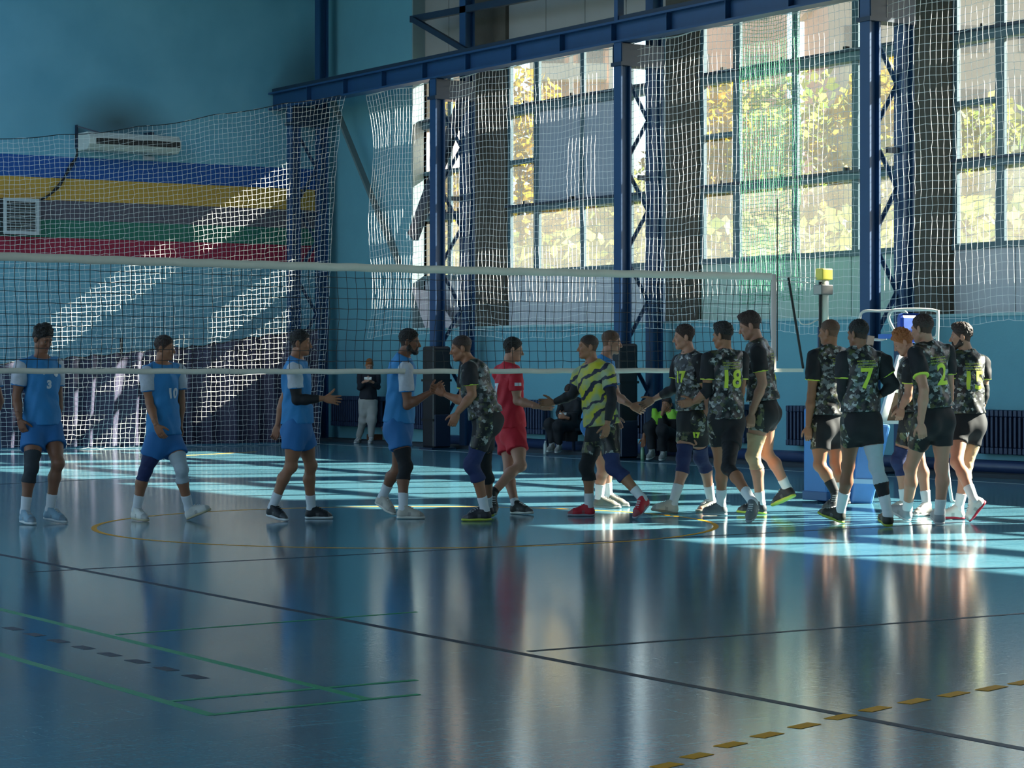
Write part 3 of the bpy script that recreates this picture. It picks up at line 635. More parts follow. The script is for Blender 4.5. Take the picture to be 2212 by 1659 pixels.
# ------------------------------------------------------------------ radiators, pipe, odds and ends along the window wall
fin = MB().box((-.09, -.033, .0), (.09, .033, .09)).box((-.09, -.033, .5), (.09, .033, .59)).box((-.09, -.022, .09), (-.04, .022, .5)).box((.04, -.022, .09), (.09, .022, .5))
fin_me = None
RL = ['dark blue radiator behind the standing man in the corner', 'dark blue radiator left of the second column pad', 'dark blue radiator behind the red player',
      'dark blue radiator behind the seated man in green', 'small dark blue radiator behind the tall player', 'dark blue radiator right of the tall player', 'dark blue radiator at the right edge']
for k, (u0, u1) in enumerate(((722, 832), (862, 932), (1088, 1182), (1384, 1446), (1560, 1618), (1706, 1768), (2108, 2300))):
    ya, yb_ = YX(u0, XW-.14), YX(u1, XW-.14); n = max(3, int(round((ya-yb_)/.085)))
    r = empty('radiator', (XW-.14, (ya+yb_)/2, .3), RL[k], 'radiator', 'radiators under the windows')
    for q in range(n):
        y = (ya-yb_)/2-(q+.5)*(ya-yb_)/n
        if fin_me is None:
            o = fin.build('fin', M_radiator, r, bevel=.012); fin_me = o.data
        else: o = link('fin', fin_me, None, r)
        o.location = (0, y, 0)
    MB().tube([(-.0, -(ya-yb_)/2-.08, .04), (-.0, (ya-yb_)/2+.05, .04)], .018, 8).build('feed_pipe', M_radiator, r)
    for s in (-1, 1): B('bracket', (.07, s*(ya-yb_)*.3-.02, .0), (.14, s*(ya-yb_)*.3+.02, .55), M_radiator, r)
hp = empty('heating_pipe', (XW-.11, 25, .13), 'thick dark blue heating pipe running along the floor under the windows', 'pipe')
MB().tube([(0, YX(955, XW-.11)-25, 0), (0, -12, 0)], .09, 14).build('pipe_run', mat('pipe_paint', '#22375c', .45, .2, 4), hp, True)
for y in np.arange(-11, 12, 2.6): MB().box((-.06, y, -.13), (.06, y+.08, -.07)).build('support', M_concrete, hp)
kb = B('baseboard_right', (XW-.5, YN, 0), (XW-.001, YB-.01, .055), mat('dark_plinth', '#2b333b', .8, .2, 3)); tag(kb, kind='structure')
def bottle(u, v, d, lab, m):
    p = P(u, V0, d); b = empty('water_bottle', (p[0], p[1], 0), lab, 'bottle', 'bottles by the bench')
    prof = [(0, .03), (.02, .034), (.16, .034), (.2, .022), (.215, .013)]
    MB().tube([(0, 0, z) for z, r in prof], [r for z, r in prof], 12).build('body', m, b, True)
    MB().tube([(0, 0, .213), (0, 0, .235)], .015, 10).build('cap', M_white_paint, b); return b
mb_ = mat('bottle_plastic', '#a7b2ae', .15)
bottle(1178, 978, 39.6, 'clear plastic water bottle on the floor by the seated man in black', mb_)
bottle(1388, 990, 37.4, 'greenish bottle on the floor at the hand of the man in green', mat('green_plastic', '#6f9a78', .2))
# low benches for the two seated people
for (u, lab, d) in ((1222, 'low dark bench under the seated man in black', 40.1), (1448, 'low dark bench under the seated man in green', 37.6)):
    p = P(u, V0, d); b = empty('bench', (p[0]+.02, p[1], 0), lab, 'bench')
    B('seat', (-.17, -.5, .40), (.17, .5, .44), mat('dark_bench', '#23262c', .6), b)
    for y in (-.4, .4):
        for x in (-.13, .13): B('leg', (x-.02, y-.02, 0), (x+.02, y+.02, .40), M_steel_dark, b)
p = P(812, V0, 45.9); o = empty('wooden_block', (p[0], p[1], 0), 'small brown wooden block on the floor by the standing man', 'block')
B('body', (-.14, -.12, 0), (.14, .12, .16), mat('brown_wood', '#6a3f28', .7, .2, 6), o, .008)
p = P(768, V0, 46.0)
# ------------------------------------------------------------------ people: one blended distance field per surface
def nrm(a): a = np.asarray(a, float); return a/(np.linalg.norm(a)+1e-9)
def cone(a, b, ra, rb, k=.02, fa=None, fs=1.0, cut=(0, 0)): return ('c', np.asarray(a, float), np.asarray(b, float), ra, rb, k, None if fa is None else nrm(fa), fs, cut)
def ell(c, axes, rad, k=.02, neg=False): return ('e', np.asarray(c, float), np.array([nrm(a) for a in axes]), np.asarray(rad, float), k, neg)
def inflate(prims, e, k=None):
    out = []
    for p in prims:
        if p[0] == 'c': out.append(p[:3]+(p[3]+e, p[4]+e, p[5] if k is None else k)+p[6:])
        else: out.append((p[0], p[1], p[2], p[3]+e, p[4] if k is None else k, p[5]))
    return out
def field_mesh(prims, h, cuts=(), disp=None):
    los, his = [], []
    for p in prims:
        if p[0] == 'c':
            r = max(p[3], p[4])*max(1, p[7]); los.append(np.minimum(p[1], p[2])-r); his.append(np.maximum(p[1], p[2])+r)
        elif not p[5]: r = p[3].max(); los.append(p[1]-r); his.append(p[1]+r)
    lo = np.min(los, 0)-3*h; hi = np.max(his, 0)+3*h; n = np.ceil((hi-lo)/h).astype(int)+1
    f = np.full(n, 9., np.float32); ax = [(lo[i]+h*np.arange(n[i])).astype(np.float32) for i in range(3)]
    def blk(l, u):
        a = np.clip(np.floor((l-lo)/h).astype(int), 0, n-1); b = np.clip(np.ceil((u-lo)/h).astype(int)+1, 1, n)
        sl = tuple(slice(a[i], b[i]) for i in range(3))
        return sl, ax[0][sl[0]][:, None, None], ax[1][sl[1]][None, :, None], ax[2][sl[2]][None, None, :]
    for p in prims:
        if p[0] == 'c':
            _, a, b, ra, rb, k, fa, fs, cut = p; r = max(ra, rb)*max(1, fs)+k*1.5+2*h
            sl, X, Y, Z = blk(np.minimum(a, b)-r, np.maximum(a, b)+r)
            ba = b-a; L2 = max(ba@ba, 1e-9); px, py, pz = X-a[0], Y-a[1], Z-a[2]
            tr = (px*ba[0]+py*ba[1]+pz*ba[2])/L2; t = np.clip(tr, 0, 1)
            qx, qy, qz = px-t*ba[0], py-t*ba[1], pz-t*ba[2]
            if fa is not None:
                g = (qx*fa[0]+qy*fa[1]+qz*fa[2])*(1/fs-1); qx, qy, qz = qx+g*fa[0], qy+g*fa[1], qz+g*fa[2]
            d = np.sqrt(qx*qx+qy*qy+qz*qz)-(ra+(rb-ra)*t)
            if cut[0] or cut[1]:
                L = math.sqrt(L2)
                if cut[1]: d = np.maximum(d, (tr-1)*L)
                if cut[0]: d = np.maximum(d, -tr*L)
            neg = False
        else:
            _, c, A, rad, k, neg = p; r = rad.max()+k*1.5+2*h
            sl, X, Y, Z = blk(c-r, c+r); px, py, pz = X-c[0], Y-c[1], Z-c[2]
            k0 = 0; k1 = 0
            for i in range(3):
                q = px*A[i][0]+py*A[i][1]+pz*A[i][2]; k0 = k0+(q/rad[i])**2; k1 = k1+(q/rad[i]**2)**2
            k0 = np.sqrt(k0); d = k0*(k0-1)/np.maximum(np.sqrt(k1), 1e-6)
        F = f[sl]
        if neg:
            hh = np.clip(.5-.5*(F+d)/k, 0, 1); f[sl] = F*(1-hh)-d*hh+k*hh*(1-hh)
        else:
            hh = np.clip(.5+.5*(F-d)/k, 0, 1); f[sl] = F*(1-hh)+d*hh-k*hh*(1-hh)
    X, Y, Z = ax[0][:, None, None], ax[1][None, :, None], ax[2][None, None, :]
    if disp is not None: f = f+disp(X, Y, Z).astype(np.float32)
    for (p, q) in cuts:
        q = nrm(q); f = np.maximum(f, (X-p[0])*q[0]+(Y-p[1])*q[1]+(Z-p[2])*q[2])
    f = np.ascontiguousarray(f)
    f[[0, -1]] = np.maximum(f[[0, -1]], .01); f[:, [0, -1]] = np.maximum(f[:, [0, -1]], .01); f[:, :, [0, -1]] = np.maximum(f[:, :, [0, -1]], .01)
    # surface nets
    s = f < 0; cnt = np.zeros(np.array(f.shape)-1, np.int8)
    for i in (0, 1):
        for j in (0, 1):
            for k in (0, 1): cnt += s[i:s.shape[0]-1+i, j:s.shape[1]-1+j, k:s.shape[2]-1+k]
    cells = np.argwhere((cnt > 0) & (cnt < 8)); idx = np.full(cnt.shape, -1, np.int32); idx[tuple(cells.T)] = np.arange(len(cells))
    acc = np.zeros((len(cells), 3)); num = np.zeros(len(cells))
    for axis in range(3):
        o1, o2 = [q for q in range(3) if q != axis]
        for i in (0, 1):
            for j in (0, 1):
                a = np.zeros(3, int); a[o1] = i; a[o2] = j; b = a.copy(); b[axis] = 1
                fa = f[tuple((cells+a).T)]; fb = f[tuple((cells+b).T)]; m = (fa < 0) != (fb < 0)
                t = fa[m]/(fa[m]-fb[m]); q = np.tile(a.astype(float), (m.sum(), 1)); q[:, axis] += t
                acc[m] += q; num[m] += 1
    V = lo+(cells+acc/num[:, None])*h; Q = []
    for axis in range(3):
        o1, o2 = [(1, 2), (2, 0), (0, 1)][axis]
        s0 = np.take(s, range(s.shape[axis]-1), axis); s1 = np.take(s, range(1, s.shape[axis]), axis)
        for flip, mk in ((0, s0 & ~s1), (1, ~s0 & s1)):
            e = np.argwhere(mk); e = e[(e[:, o1] > 0) & (e[:, o2] > 0) & (e[:, o1] < s.shape[o1]-1) & (e[:, o2] < s.shape[o2]-1)]
            if not len(e): continue
            d1 = np.zeros(3, int); d1[o1] = 1; d2 = np.zeros(3, int); d2[o2] = 1
            q = np.stack([idx[tuple((e-d1-d2).T)], idx[tuple((e-d2).T)], idx[tuple(e.T)], idx[tuple((e-d1).T)]], 1)
            Q.append(q[:, ::-1] if flip else q)
    return V, np.concatenate(Q)
def fobj(name, prims, h, m, parent, cuts=(), disp=None, matfn=None):
    V, Q = field_mesh(prims, h, cuts, disp); mi = None
    if matfn is not None: mi = matfn(V[Q].mean(1))
    return link(name, npmesh(name, V, Q, True, mi), m, parent)
def folds(amp, f=(23, 19, 14), ph=0.0):
    return lambda X, Y, Z: amp*(np.sin(f[0]*X+4*np.sin(f[2]*Z*.6+ph)+ph)*np.sin(f[2]*Z+3*np.sin(f[1]*Y*.7)+ph)+.6*np.sin(f[1]*Y*1.7+f[2]*1.4*Z+2*np.sin(f[0]*X)+2*ph))
def rot(v, ax_, a):
    v = np.asarray(v, float); ax_ = nrm(ax_); return v*math.cos(a)+np.cross(ax_, v)*math.sin(a)+ax_*(ax_@v)*(1-math.cos(a))

# kit and skin
def skin(n, c): return mat('skin_'+n, c, .5, .10, 9.0, spec=.4)
SK = {'tan': skin('tan', '#99674b'), 'fair': skin('fair', '#b07e66'), 'dark': skin('olive', '#845841')}
M_lip = mat('lips', '#8a4c44', .5); M_eye = mat('eye_white', '#8e8882', .3); M_iris = mat('iris', '#1d140f', .2)
HAIR = {'black': mat('black_hair', '#15100d', .6, .3, 60, bump=.4, bscale=140), 'brown': mat('brown_hair', '#33211a', .6, .3, 60, bump=.4, bscale=140),
        'ginger': mat('ginger_hair', '#9a5a2c', .55, .3, 60, bump=.4, bscale=140), 'light': mat('light_brown_hair', '#5a3d2a', .6, .3, 60, bump=.4, bscale=140)}
M_blue = mat('blue_jersey', '#2c7cb4', .75, .10, 5, bump=.35, bscale=14); M_bsh = mat('blue_shorts', '#2568a2', .75, .10, 5)
M_wsl = mat('white_sleeve', '#b9bec6', .8, .22, 34); M_red = mat('red_jersey', '#c2182c', .75, .10, 5, bump=.35, bscale=14)
M_blk = mat('black_cloth', '#14151a', .8, .15, 8); M_bsl = mat('black_sleeve_cloth', '#101116', .75)
M_navy = mat('navy_pad_cloth', '#1f2a55', .8, .15, 10); M_sock = mat('white_sock', '#cfd2d4', .85, .06, 20)
M_cuff = mat('lime_cuff', '#c9d34a', .7); M_lime = mat('lime_print', '#c6d23c', .6); M_wpr = mat('white_print', '#cfd3d6', .6); M_gpr = mat('gold_print', '#b99a3c', .6)
M_beige = mat('beige_brace', '#b59a78', .85, .08, 12); M_gbr = mat('grey_brace', '#a7b1b6', .85, .08, 12)
def camo(name, c, scale=(31, 31, 37), pos=(.40, .60, .76, .90)):
    m = mat(name, c[0], .45); n, l, b = nodes(m); tc = n.new('ShaderNodeTexCoord'); mp = n.new('ShaderNodeMapping'); mp.inputs['Scale'].default_value = scale
    nz = n.new('ShaderNodeTexNoise'); nz.inputs['Scale'].default_value = 1.3; nz.inputs['Detail'].default_value = 3
    va = n.new('ShaderNodeVectorMath'); va.operation = 'MULTIPLY_ADD'; va.inputs[1].default_value = (1.6, 1.6, 1.6)
    vo = n.new('ShaderNodeTexVoronoi'); vo.inputs['Scale'].default_value = 1.0; sp = n.new('ShaderNodeSeparateColor')
    rp = n.new('ShaderNodeValToRGB'); rp.color_ramp.interpolation = 'CONSTANT'; e = rp.color_ramp.elements
    e[0].position = 0; e[0].color = C(c[0]); e[1].position = pos[0]; e[1].color = C(c[1])
    for q, cc_ in zip(pos[1:], c[2:]): x = e.new(q); x.color = C(cc_)
    l.new(tc.outputs['Object'], mp.inputs[0]); l.new(mp.outputs[0], nz.inputs['Vector']); l.new(nz.outputs['Color'], va.inputs[0]); l.new(mp.outputs[0], va.inputs[2])
    l.new(va.outputs[0], vo.inputs['Vector']); l.new(vo.outputs['Color'], sp.inputs[0]); l.new(sp.outputs[0], rp.inputs[0]); l.new(rp.outputs[0], b.inputs['Base Color'])
    return m
M_camo = camo('camouflage_jersey', ('#101114', '#2b2d2e', '#65686a', '#454a2c', '#a3a4a0'))
M_camos = camo('camouflage_shorts', ('#101113', '#26281f', '#5d5e3c', '#17181b', '#8e8f88'), (26, 26, 26))
def tiger():
    m = mat('yellow_jersey_slashes', '#b9b52e', .6); n, l, b = nodes(m); tc = n.new('ShaderNodeTexCoord')
    nz = n.new('ShaderNodeTexNoise'); nz.inputs['Scale'].default_value = 7; nz.inputs['Detail'].default_value = 3
    r1 = n.new('ShaderNodeValToRGB'); r1.color_ramp.elements[0].position = .42; r1.color_ramp.elements[1].position = .6; r1.color_ramp.elements[0].color = C('#c2ba2c'); r1.color_ramp.elements[1].color = C('#98a47c')
    mp = n.new('ShaderNodeMapping'); mp.inputs['Rotation'].default_value = (.55, .35, 0)
    wv = n.new('ShaderNodeTexWave'); wv.bands_direction = 'Z'; wv.inputs['Scale'].default_value = 2.6; wv.inputs['Distortion'].default_value = 5; wv.inputs['Detail'].default_value = 3; wv.inputs['Detail Scale'].default_value = 2.0
    r2 = n.new('ShaderNodeValToRGB'); r2.color_ramp.elements[0].position = .80; r2.color_ramp.elements[1].position = .86
    mx = n.new('ShaderNodeMixRGB'); mx.inputs[2].default_value = C('#22233a')
    l.new(tc.outputs['Object'], nz.inputs['Vector']); l.new(nz.outputs[0], r1.inputs[0]); l.new(tc.outputs['Object'], mp.inputs[0]); l.new(mp.outputs[0], wv.inputs['Vector'])
    l.new(wv.outputs[0], r2.inputs[0]); l.new(r2.outputs[0], mx.inputs[0]); l.new(r1.outputs[0], mx.inputs[1]); l.new(mx.outputs[0], b.inputs['Base Color'])
    return m
M_tiger = tiger()

def hand_prims(W, D, T, side, k, curl=.5, spread=.0, thumb=.4):
    """W wrist, D finger direction, T thumb side; side +1 left, -1 right"""
    D = nrm(D); T = nrm(T-D*(T@D)); N = np.cross(D, T)*side          # palm faces N
    s = k; pr = [ell(W+D*.055*s, (D, T, N), (.056*s, .041*s, .018*s), .012), cone(W-D*.05*s, W+D*.02*s, .027*s, .026*s, .015, N, .8)]
    for i, (o, L) in enumerate(((.030, .072), (.010, .080), (-.010, .075), (-.029, .060))):
        b = W+D*.09*s+T*o*s; a = 0; d0 = nrm(D+T*o*spread*14)
        pr.append(cone(W+D*.03*s+T*o*.6*s, b, .013*s, .0112*s, .012))
        for j, fr in enumerate((.45, .31, .24)):
            a += curl*(.55, .9, .6)[j]*(1+.12*i); d = nrm(d0*math.cos(a)+N*math.sin(a)); e = b+d*L*fr*s*1.02
            pr.append(cone(b, e, (.0108-.001*j)*s, (.0100-.0011*j)*s, .003)); b = e
    b = W+D*.025*s+T*.022*s; d = nrm(D*.75+T*(.75)+N*.25)
    for j, L in enumerate((.045, .034, .028)):
        e = b+d*L*s; pr.append(cone(b, e, (.0145-.002*j)*s, (.0125-.002*j)*s, .006)); b = e; d = nrm(d+D*.45*thumb+N*.5*thumb-T*.25*thumb)
    return pr

def text_mesh(txt, size, bold=.0):
    cu_ = bpy.data.curves.new('t', 'FONT'); cu_.body = txt; cu_.size = size; cu_.align_x = 'CENTER'; cu_.align_y = 'CENTER'; cu_.offset = bold; cu_.resolution_u = 4
    o = bpy.data.objects.new('t', cu_); COL.objects.link(o); dg = bpy.context.evaluated_depsgraph_get(); dg.update()
    me = bpy.data.meshes.new_from_object(o.evaluated_get(dg)); bpy.data.objects.remove(o, do_unlink=True); bpy.data.curves.remove(cu_)
    bm = bmesh.new(); bm.from_mesh(me); bpy.data.meshes.remove(me)
    for q in np.arange(-.3, .3, .018):
        for ax_ in ((1, 0, 0), (0, 1, 0)):
            bmesh.ops.bisect_plane(bm, geom=bm.verts[:]+bm.edges[:]+bm.faces[:], plane_co=tuple(q*c for c in ax_), plane_no=ax_)
    return bm
def decal(name, bm, O, n, up, target, m, parent, lift=.003, sx=1.0):
    """drape a flat print onto the cloth below it"""
    n = nrm(n); up = nrm(up-n*(n@up)); rt = np.cross(up, n); bvh = BVHTree.FromPolygons([v.co for v in target.data.vertices], [p.vertices for p in target.data.polygons])
    dead = []
    for v in bm.verts:
        p = O+rt*v.co.x*sx+up*v.co.y
        hit = bvh.ray_cast(Vector(p+n*.25), Vector(-n), .6)
        if hit[0] is None: dead.append(v); v.co = Vector(p)
        else: v.co = hit[0]+Vector(n)*lift
    bmesh.ops.delete(bm, geom=dead, context='VERTS')
    me = bpy.data.meshes.new(name); bm.to_mesh(me); bm.free()
    return link(name, me, m, parent)

def person(label, d, hd, nb, pv, yaw, sh=None, el=(), wr=(), kn=(), ft=(), H=1.86, skin_='tan', hair='brown', style='short', hyaw=None, hpitch=.1,
           kit='blue', pads=(), sleeves=(), shoes=('#cfd0cc', '#e8e8e6'), socks=.15, hands=('rel', 'rel'), num=(), beard=False, pyaw=None, vox=1.0, group=None,
           legw=1.0, bulk=1.0, hem=.52, sockc=None, roll=0.0, elbow_cover=None, long_sleeve=False, longs=None, seated=False, hemo=None):
    k = H/1.86; yaw = math.radians(yaw); hyaw = yaw if hyaw is None else math.radians(hyaw); pyaw = yaw if pyaw is None else math.radians(pyaw)
    O = P(*pv[:2], d); O = np.array([O[0], O[1], 0.])
    W_ = lambda u, v, dd: P(u, v, dd)-O
    FW = lambda a: RV*math.cos(a)-WV*math.sin(a)
    LF = lambda a: RV*math.sin(a)+WV*math.cos(a)
    F, Lx = FW(yaw), LF(yaw); Fp, Lp = FW(pyaw), LF(pyaw)
    root = empty('person', tuple(O), label, 'person', group)
    NB = W_(nb[0], nb[1], d+(nb[2] if len(nb) > 2 else 0)); PV = W_(pv[0], pv[1], d+(pv[2] if len(pv) > 2 else 0)); up = nrm(NB-PV)
    HD = W_(hd[0], hd[1], d+(nb[2] if len(nb) > 2 else 0)+(hd[2] if len(hd) > 2 else 0))
    S = {}; E = {}; R = {}; HP = {}; K = {}; A = {}; FOOT = {}
    for i, (nm, s) in enumerate((('L', 1), ('R', -1))):
        base = NB-up*.055*k+Lx*s*.178*k*bulk
        if sh is not None and sh[i] is not None:
            dep = d+(nb[2] if len(nb) > 2 else 0)+s*math.cos(yaw)*.178*k; base = W_(sh[i][0], sh[i][1], dep+(sh[i][2] if len(sh[i]) > 2 else 0))
        S[nm] = base; ds = (base+O)@WV
        E[nm] = W_(el[i][0], el[i][1], ds+(el[i][2] if len(el[i]) > 2 else 0)); de = (E[nm]+O)@WV
        R[nm] = W_(wr[i][0], wr[i][1], de+(wr[i][2] if len(wr[i]) > 2 else 0))
        HP[nm] = PV-up*.02*k+Lp*s*.092*k; dh = (HP[nm]+O)@WV
        hu, hv, tu, tv_, tsg = ft[i][:5]; fd = ft[i][5] if len(ft[i]) > 5 else None
        if fd is None: fd = FPX*(HC-.0)/(max(hv, tv_)-V0)
        heel = W_(hu, hv, fd); toe = W_(tu, tv_, fd); pl = np.linalg.norm(toe-heel); Ls = .295*k
        if pl < Ls and tsg: toe = toe+WV*tsg*math.sqrt(Ls**2-pl**2)
        fdir = nrm(toe-heel)
        if np.linalg.norm(toe-heel) > Ls*1.12 or np.linalg.norm(toe-heel) < Ls*.8: toe = heel+fdir*Ls
        mz = min(heel[2], toe[2]); heel = heel-UP*min(mz, 0)*1.0; toe = toe-UP*min(mz, 0)
        fu = nrm(UP-fdir*(UP@fdir)); A[nm] = heel+fu*.098*k+fdir*.062*k; FOOT[nm] = (heel, toe, fdir, fu)
        da = (A[nm]+O)@WV
        K[nm] = W_(kn[i][0], kn[i][1], .5*(dh+da)+(kn[i][2] if len(kn[i]) > 2 else 0))
    # ---- body
    chest = NB-up*.19*k; belly = PV+up*.2*k
    torso = [ell(chest, (Lx, F, up), (.158*k*bulk, .112*k*bulk, .2*k), .05), ell(belly, (Lx+Lp, F+Fp, up), (.138*k*bulk, .102*k*bulk, .19*k), .06),
             ell(PV, (Lp, Fp, up), (.155*k*bulk, .118*k, .125*k), .05)]
    for nm, s in (('L', 1), ('R', -1)):
        torso += [cone(NB-up*.035*k+Lx*s*.03*k, S[nm]-Lx*s*.02*k, .066*k, .06*k, .05), ell(PV-Fp*.05*k+Lp*s*.07*k-up*.05*k, (Lp, Fp, up), (.085*k, .09*k, .1*k), .04)]
    arms = {}; legs = {}
    for nm, s in (('L', 1), ('R', -1)):
        fa = nrm(R[nm]-E[nm])
        arms[nm] = [cone(S[nm], E[nm], .056*k, .041*k, .03), ell(S[nm]*.55+E[nm]*.45, (nrm(E[nm]-S[nm]), F, Lx), (.1*k, .052*k, .05*k), .03),
                    cone(E[nm], E[nm]*.68+R[nm]*.32, .041*k, .0445*k, .02), cone(E[nm]*.68+R[nm]*.32, R[nm], .0445*k, .027*k, .02)]
        Fl = nrm(Fp-nrm(K[nm]-HP[nm])*(Fp@nrm(K[nm]-HP[nm])))
        sd = nrm(A[nm]-K[nm]); back = nrm(-Fp+sd*(Fp@sd)); cf = K[nm]*.68+A[nm]*.32+back*.018*k
        g = legw
        legs[nm] = [cone(HP[nm], K[nm], .092*k*g, .057*k*g, .03), ell(HP[nm]*.6+K[nm]*.4+Fl*.012*k, (nrm(K[nm]-HP[nm]), Fl, np.cross(nrm(K[nm]-HP[nm]), Fl)), (min(.17*k, .5*np.linalg.norm(K[nm]-HP[nm])), .083*k*g, .08*k*g), .03),
                    ell(K[nm]-back*.012*k, (sd, back, np.cross(sd, back)), (.06*k, .056*k, .054*k), .025),
                    cone(K[nm], cf, .05*k*g, .057*k*g, .03), cone(cf, A[nm], .057*k*g, .037*k, .03), ell(A[nm], (UP, F, Lx), (.04*k, .038*k, .038*k), .02)]
    hpd = hpitch; Fh0 = FW(hyaw); Lh = LF(hyaw); Fh = nrm(Fh0*math.cos(hpd)-UP*math.sin(hpd)); Uh = nrm(UP*math.cos(hpd)+Fh0*math.sin(hpd))
    hk = .96*k
    def hp_(f, u, s): return HD+(Fh*f+Uh*u+Lh*s)*hk
    neck = [cone(NB+up*.01*k, hp_(-.025, -.055, 0), .061*k, .055*k, .03)]
    feet = []
    for nm in 'LR':
        heel, toe, fdir, fu = FOOT[nm]; feet += [cone(A[nm], heel+fdir*.05*k+fu*.045*k, .036*k, .032*k, .02), cone(heel+fdir*.05*k+fu*.04*k, toe-fdir*.07*k+fu*.03*k, .033*k, .025*k, .02)]
    hb = 0.0105*vox
    V1, Q1 = field_mesh(torso+arms['L']+arms['R']+legs['L']+legs['R']+neck+feet, hb)
    ear = lambda s: ell(hp_(-.014, -.006, s*.080), (Fh-Lh*s*.45, Uh, Lh+Fh*s*.45), (.023*hk, .036*hk, .011*hk), .005)
    head = neck+[ell(hp_(-.012, .035, 0), (Fh, Uh, Lh), np.array([.097, .09, .077])*hk, .03), ell(hp_(.03, -.03, 0), (Fh, Uh, Lh), np.array([.062, .088, .06])*hk, .03),
                 cone(hp_(.0, -.06, .052), hp_(.062, -.098, .014), .021*hk, .019*hk, .02), cone(hp_(.0, -.06, -.052), hp_(.062, -.098, -.014), .021*hk, .019*hk, .02),
                 ell(hp_(.07, -.098, 0), (Fh, Uh, Lh), np.array([.022, .02, .026])*hk, .015),
                 cone(hp_(.078, .022, -.036), hp_(.078, .022, .036), .013*hk, .013*hk, .012),
                 cone(hp_(.088, .012, 0), hp_(.109, -.032, 0), .0085*hk, .0135*hk, .008), ell(hp_(.1, -.036, .010), (Fh, Uh, Lh), np.array([.012, .009, .009])*hk, .006), ell(hp_(.1, -.036, -.010), (Fh, Uh, Lh), np.array([.012, .009, .009])*hk, .006),
                 ell(hp_(.064, -.025, .042), (Fh, Uh, Lh), np.array([.022, .018, .018])*hk, .015), ell(hp_(.064, -.025, -.042), (Fh, Uh, Lh), np.array([.022, .018, .018])*hk, .015),
                 ell(hp_(.097, .0, .033), (Fh, Uh, Lh), np.array([.016, .012, .018])*hk, .012, True), ell(hp_(.097, .0, -.033), (Fh, Uh, Lh), np.array([.016, .012, .018])*hk, .012, True),
                 cone(hp_(.088, -.058, -.016), hp_(.088, -.058, .016), .0085*hk, .0085*hk, .006), cone(hp_(.084, -.072, -.014), hp_(.084, -.072, .014), .0095*hk, .0095*hk, .006), ear(1), ear(-1)]
    V2, Q2 = field_mesh(head, .0052*max(vox, 1)); Cc = V2[Q2].mean(1)-HD
    lip = (np.abs(Cc@Lh) < .024*hk) & (np.abs(Cc@Uh+.064*hk) < .0115*hk) & (Cc@Fh > .082*hk)
    scalp = ((Cc-(hp_(.080, .062, 0)-HD))@nrm(Fh*.72-Uh*.70) < 0) & ((Cc-(hp_(.022, -.012, 0)-HD))@nrm(-Uh*.93+Fh*.36) < 0) & (np.abs(Cc@Lh) < .0785*hk)
    Vs = [V1, V2]; Qs = [Q1, Q2+len(V1)]; mi = [np.zeros(len(Q1), int), np.where(lip, 1, np.where(scalp, 2, 0))]; off = len(V1)+len(V2)
    for i, (nm, s) in enumerate((('L', 1), ('R', -1))):
        hs_ = hands[i]; Dh = nrm(R[nm]-E[nm]); T = F*1.0; curl, sp, th = .55, 0, .6
        if isinstance(hs_, dict):
            if 'd' in hs_: Dh = nrm(RV*hs_['d'][0]+UP*hs_['d'][1]+WV*(hs_['d'][2] if len(hs_['d']) > 2 else 0))
            if 't' in hs_: T = nrm(RV*hs_['t'][0]+UP*hs_['t'][1]+WV*(hs_['t'][2] if len(hs_['t']) > 2 else 0))
            curl = hs_.get('curl', curl); sp = hs_.get('spread', sp); th = hs_.get('thumb', th)
        Vh, Qh = field_mesh(hand_prims(R[nm], Dh, T, s, k, curl, sp, th), .0046*max(vox, 1))
        Vs.append(Vh); Qs.append(Qh+off); mi.append(np.zeros(len(Qh), int)); off += len(Vh)
    body = link('body', npmesh('body', np.concatenate(Vs), np.concatenate(Qs), True, np.concatenate(mi)), [SK[skin_], M_lip, mat(HAIR[hair].name+'_stubble_'+style, tuple((.9 if style != 'buzz' else .8)*a+(.1 if style != 'buzz' else .2)*b for a, b in zip(HAIR[hair].diffuse_color[:3], SK[skin_].diffuse_color[:3]))+(1,), .8, .3, 90)], root)
    # ---- eyes and brows
    for s in (1, -1):
        bm = bmesh.new(); bmesh.ops.create_uvsphere(bm, u_segments=10, v_segments=8, radius=.0108*hk)
        q = Vector(Fh).to_track_quat('Z', 'Y'); 
        for f in bm.faces: f.smooth = True; f.material_index = 1 if f.calc_center_median().z > .0080*hk else 0
        for v in bm.verts: v.co = q @ v.co + Vector(hp_(.0725, .0, s*.032))
        me = bpy.data.meshes.new('eye'); bm.to_mesh(me); bm.free(); link('eye', me, [M_eye, M_iris], root)
    hm = HAIR[hair]
    fobj('eyebrows', [cone(hp_(.092, .026, s*.014), hp_(.082, .028, s*.045), .0055*hk, .004*hk, .004) for s in (1, -1)], .005, hm, root)
    # ---- hair
    et, es = {'short': (.016, .003), 'curly': (.026, .010), 'buzz': (.007, .002), 'quiff': (.026, .003)}[style]
    hc = hp_(-.015, .05, 0); hr = np.array([.0985+et*.3, .076+et, .0785+es])*hk
    hpr = [ell(hc, (Fh, Uh, Lh), hr, .02)]
    if style == 'curly': hpr.append(ell(hp_(-.05, .02, 0), (Fh, Uh, Lh), np.array([.066, .06, .07])*hk, .03))
    if style == 'quiff': hpr.append(ell(hp_(.04, .118, 0), (Fh, Uh, Lh), np.array([.05, .026, .05])*hk, .03))
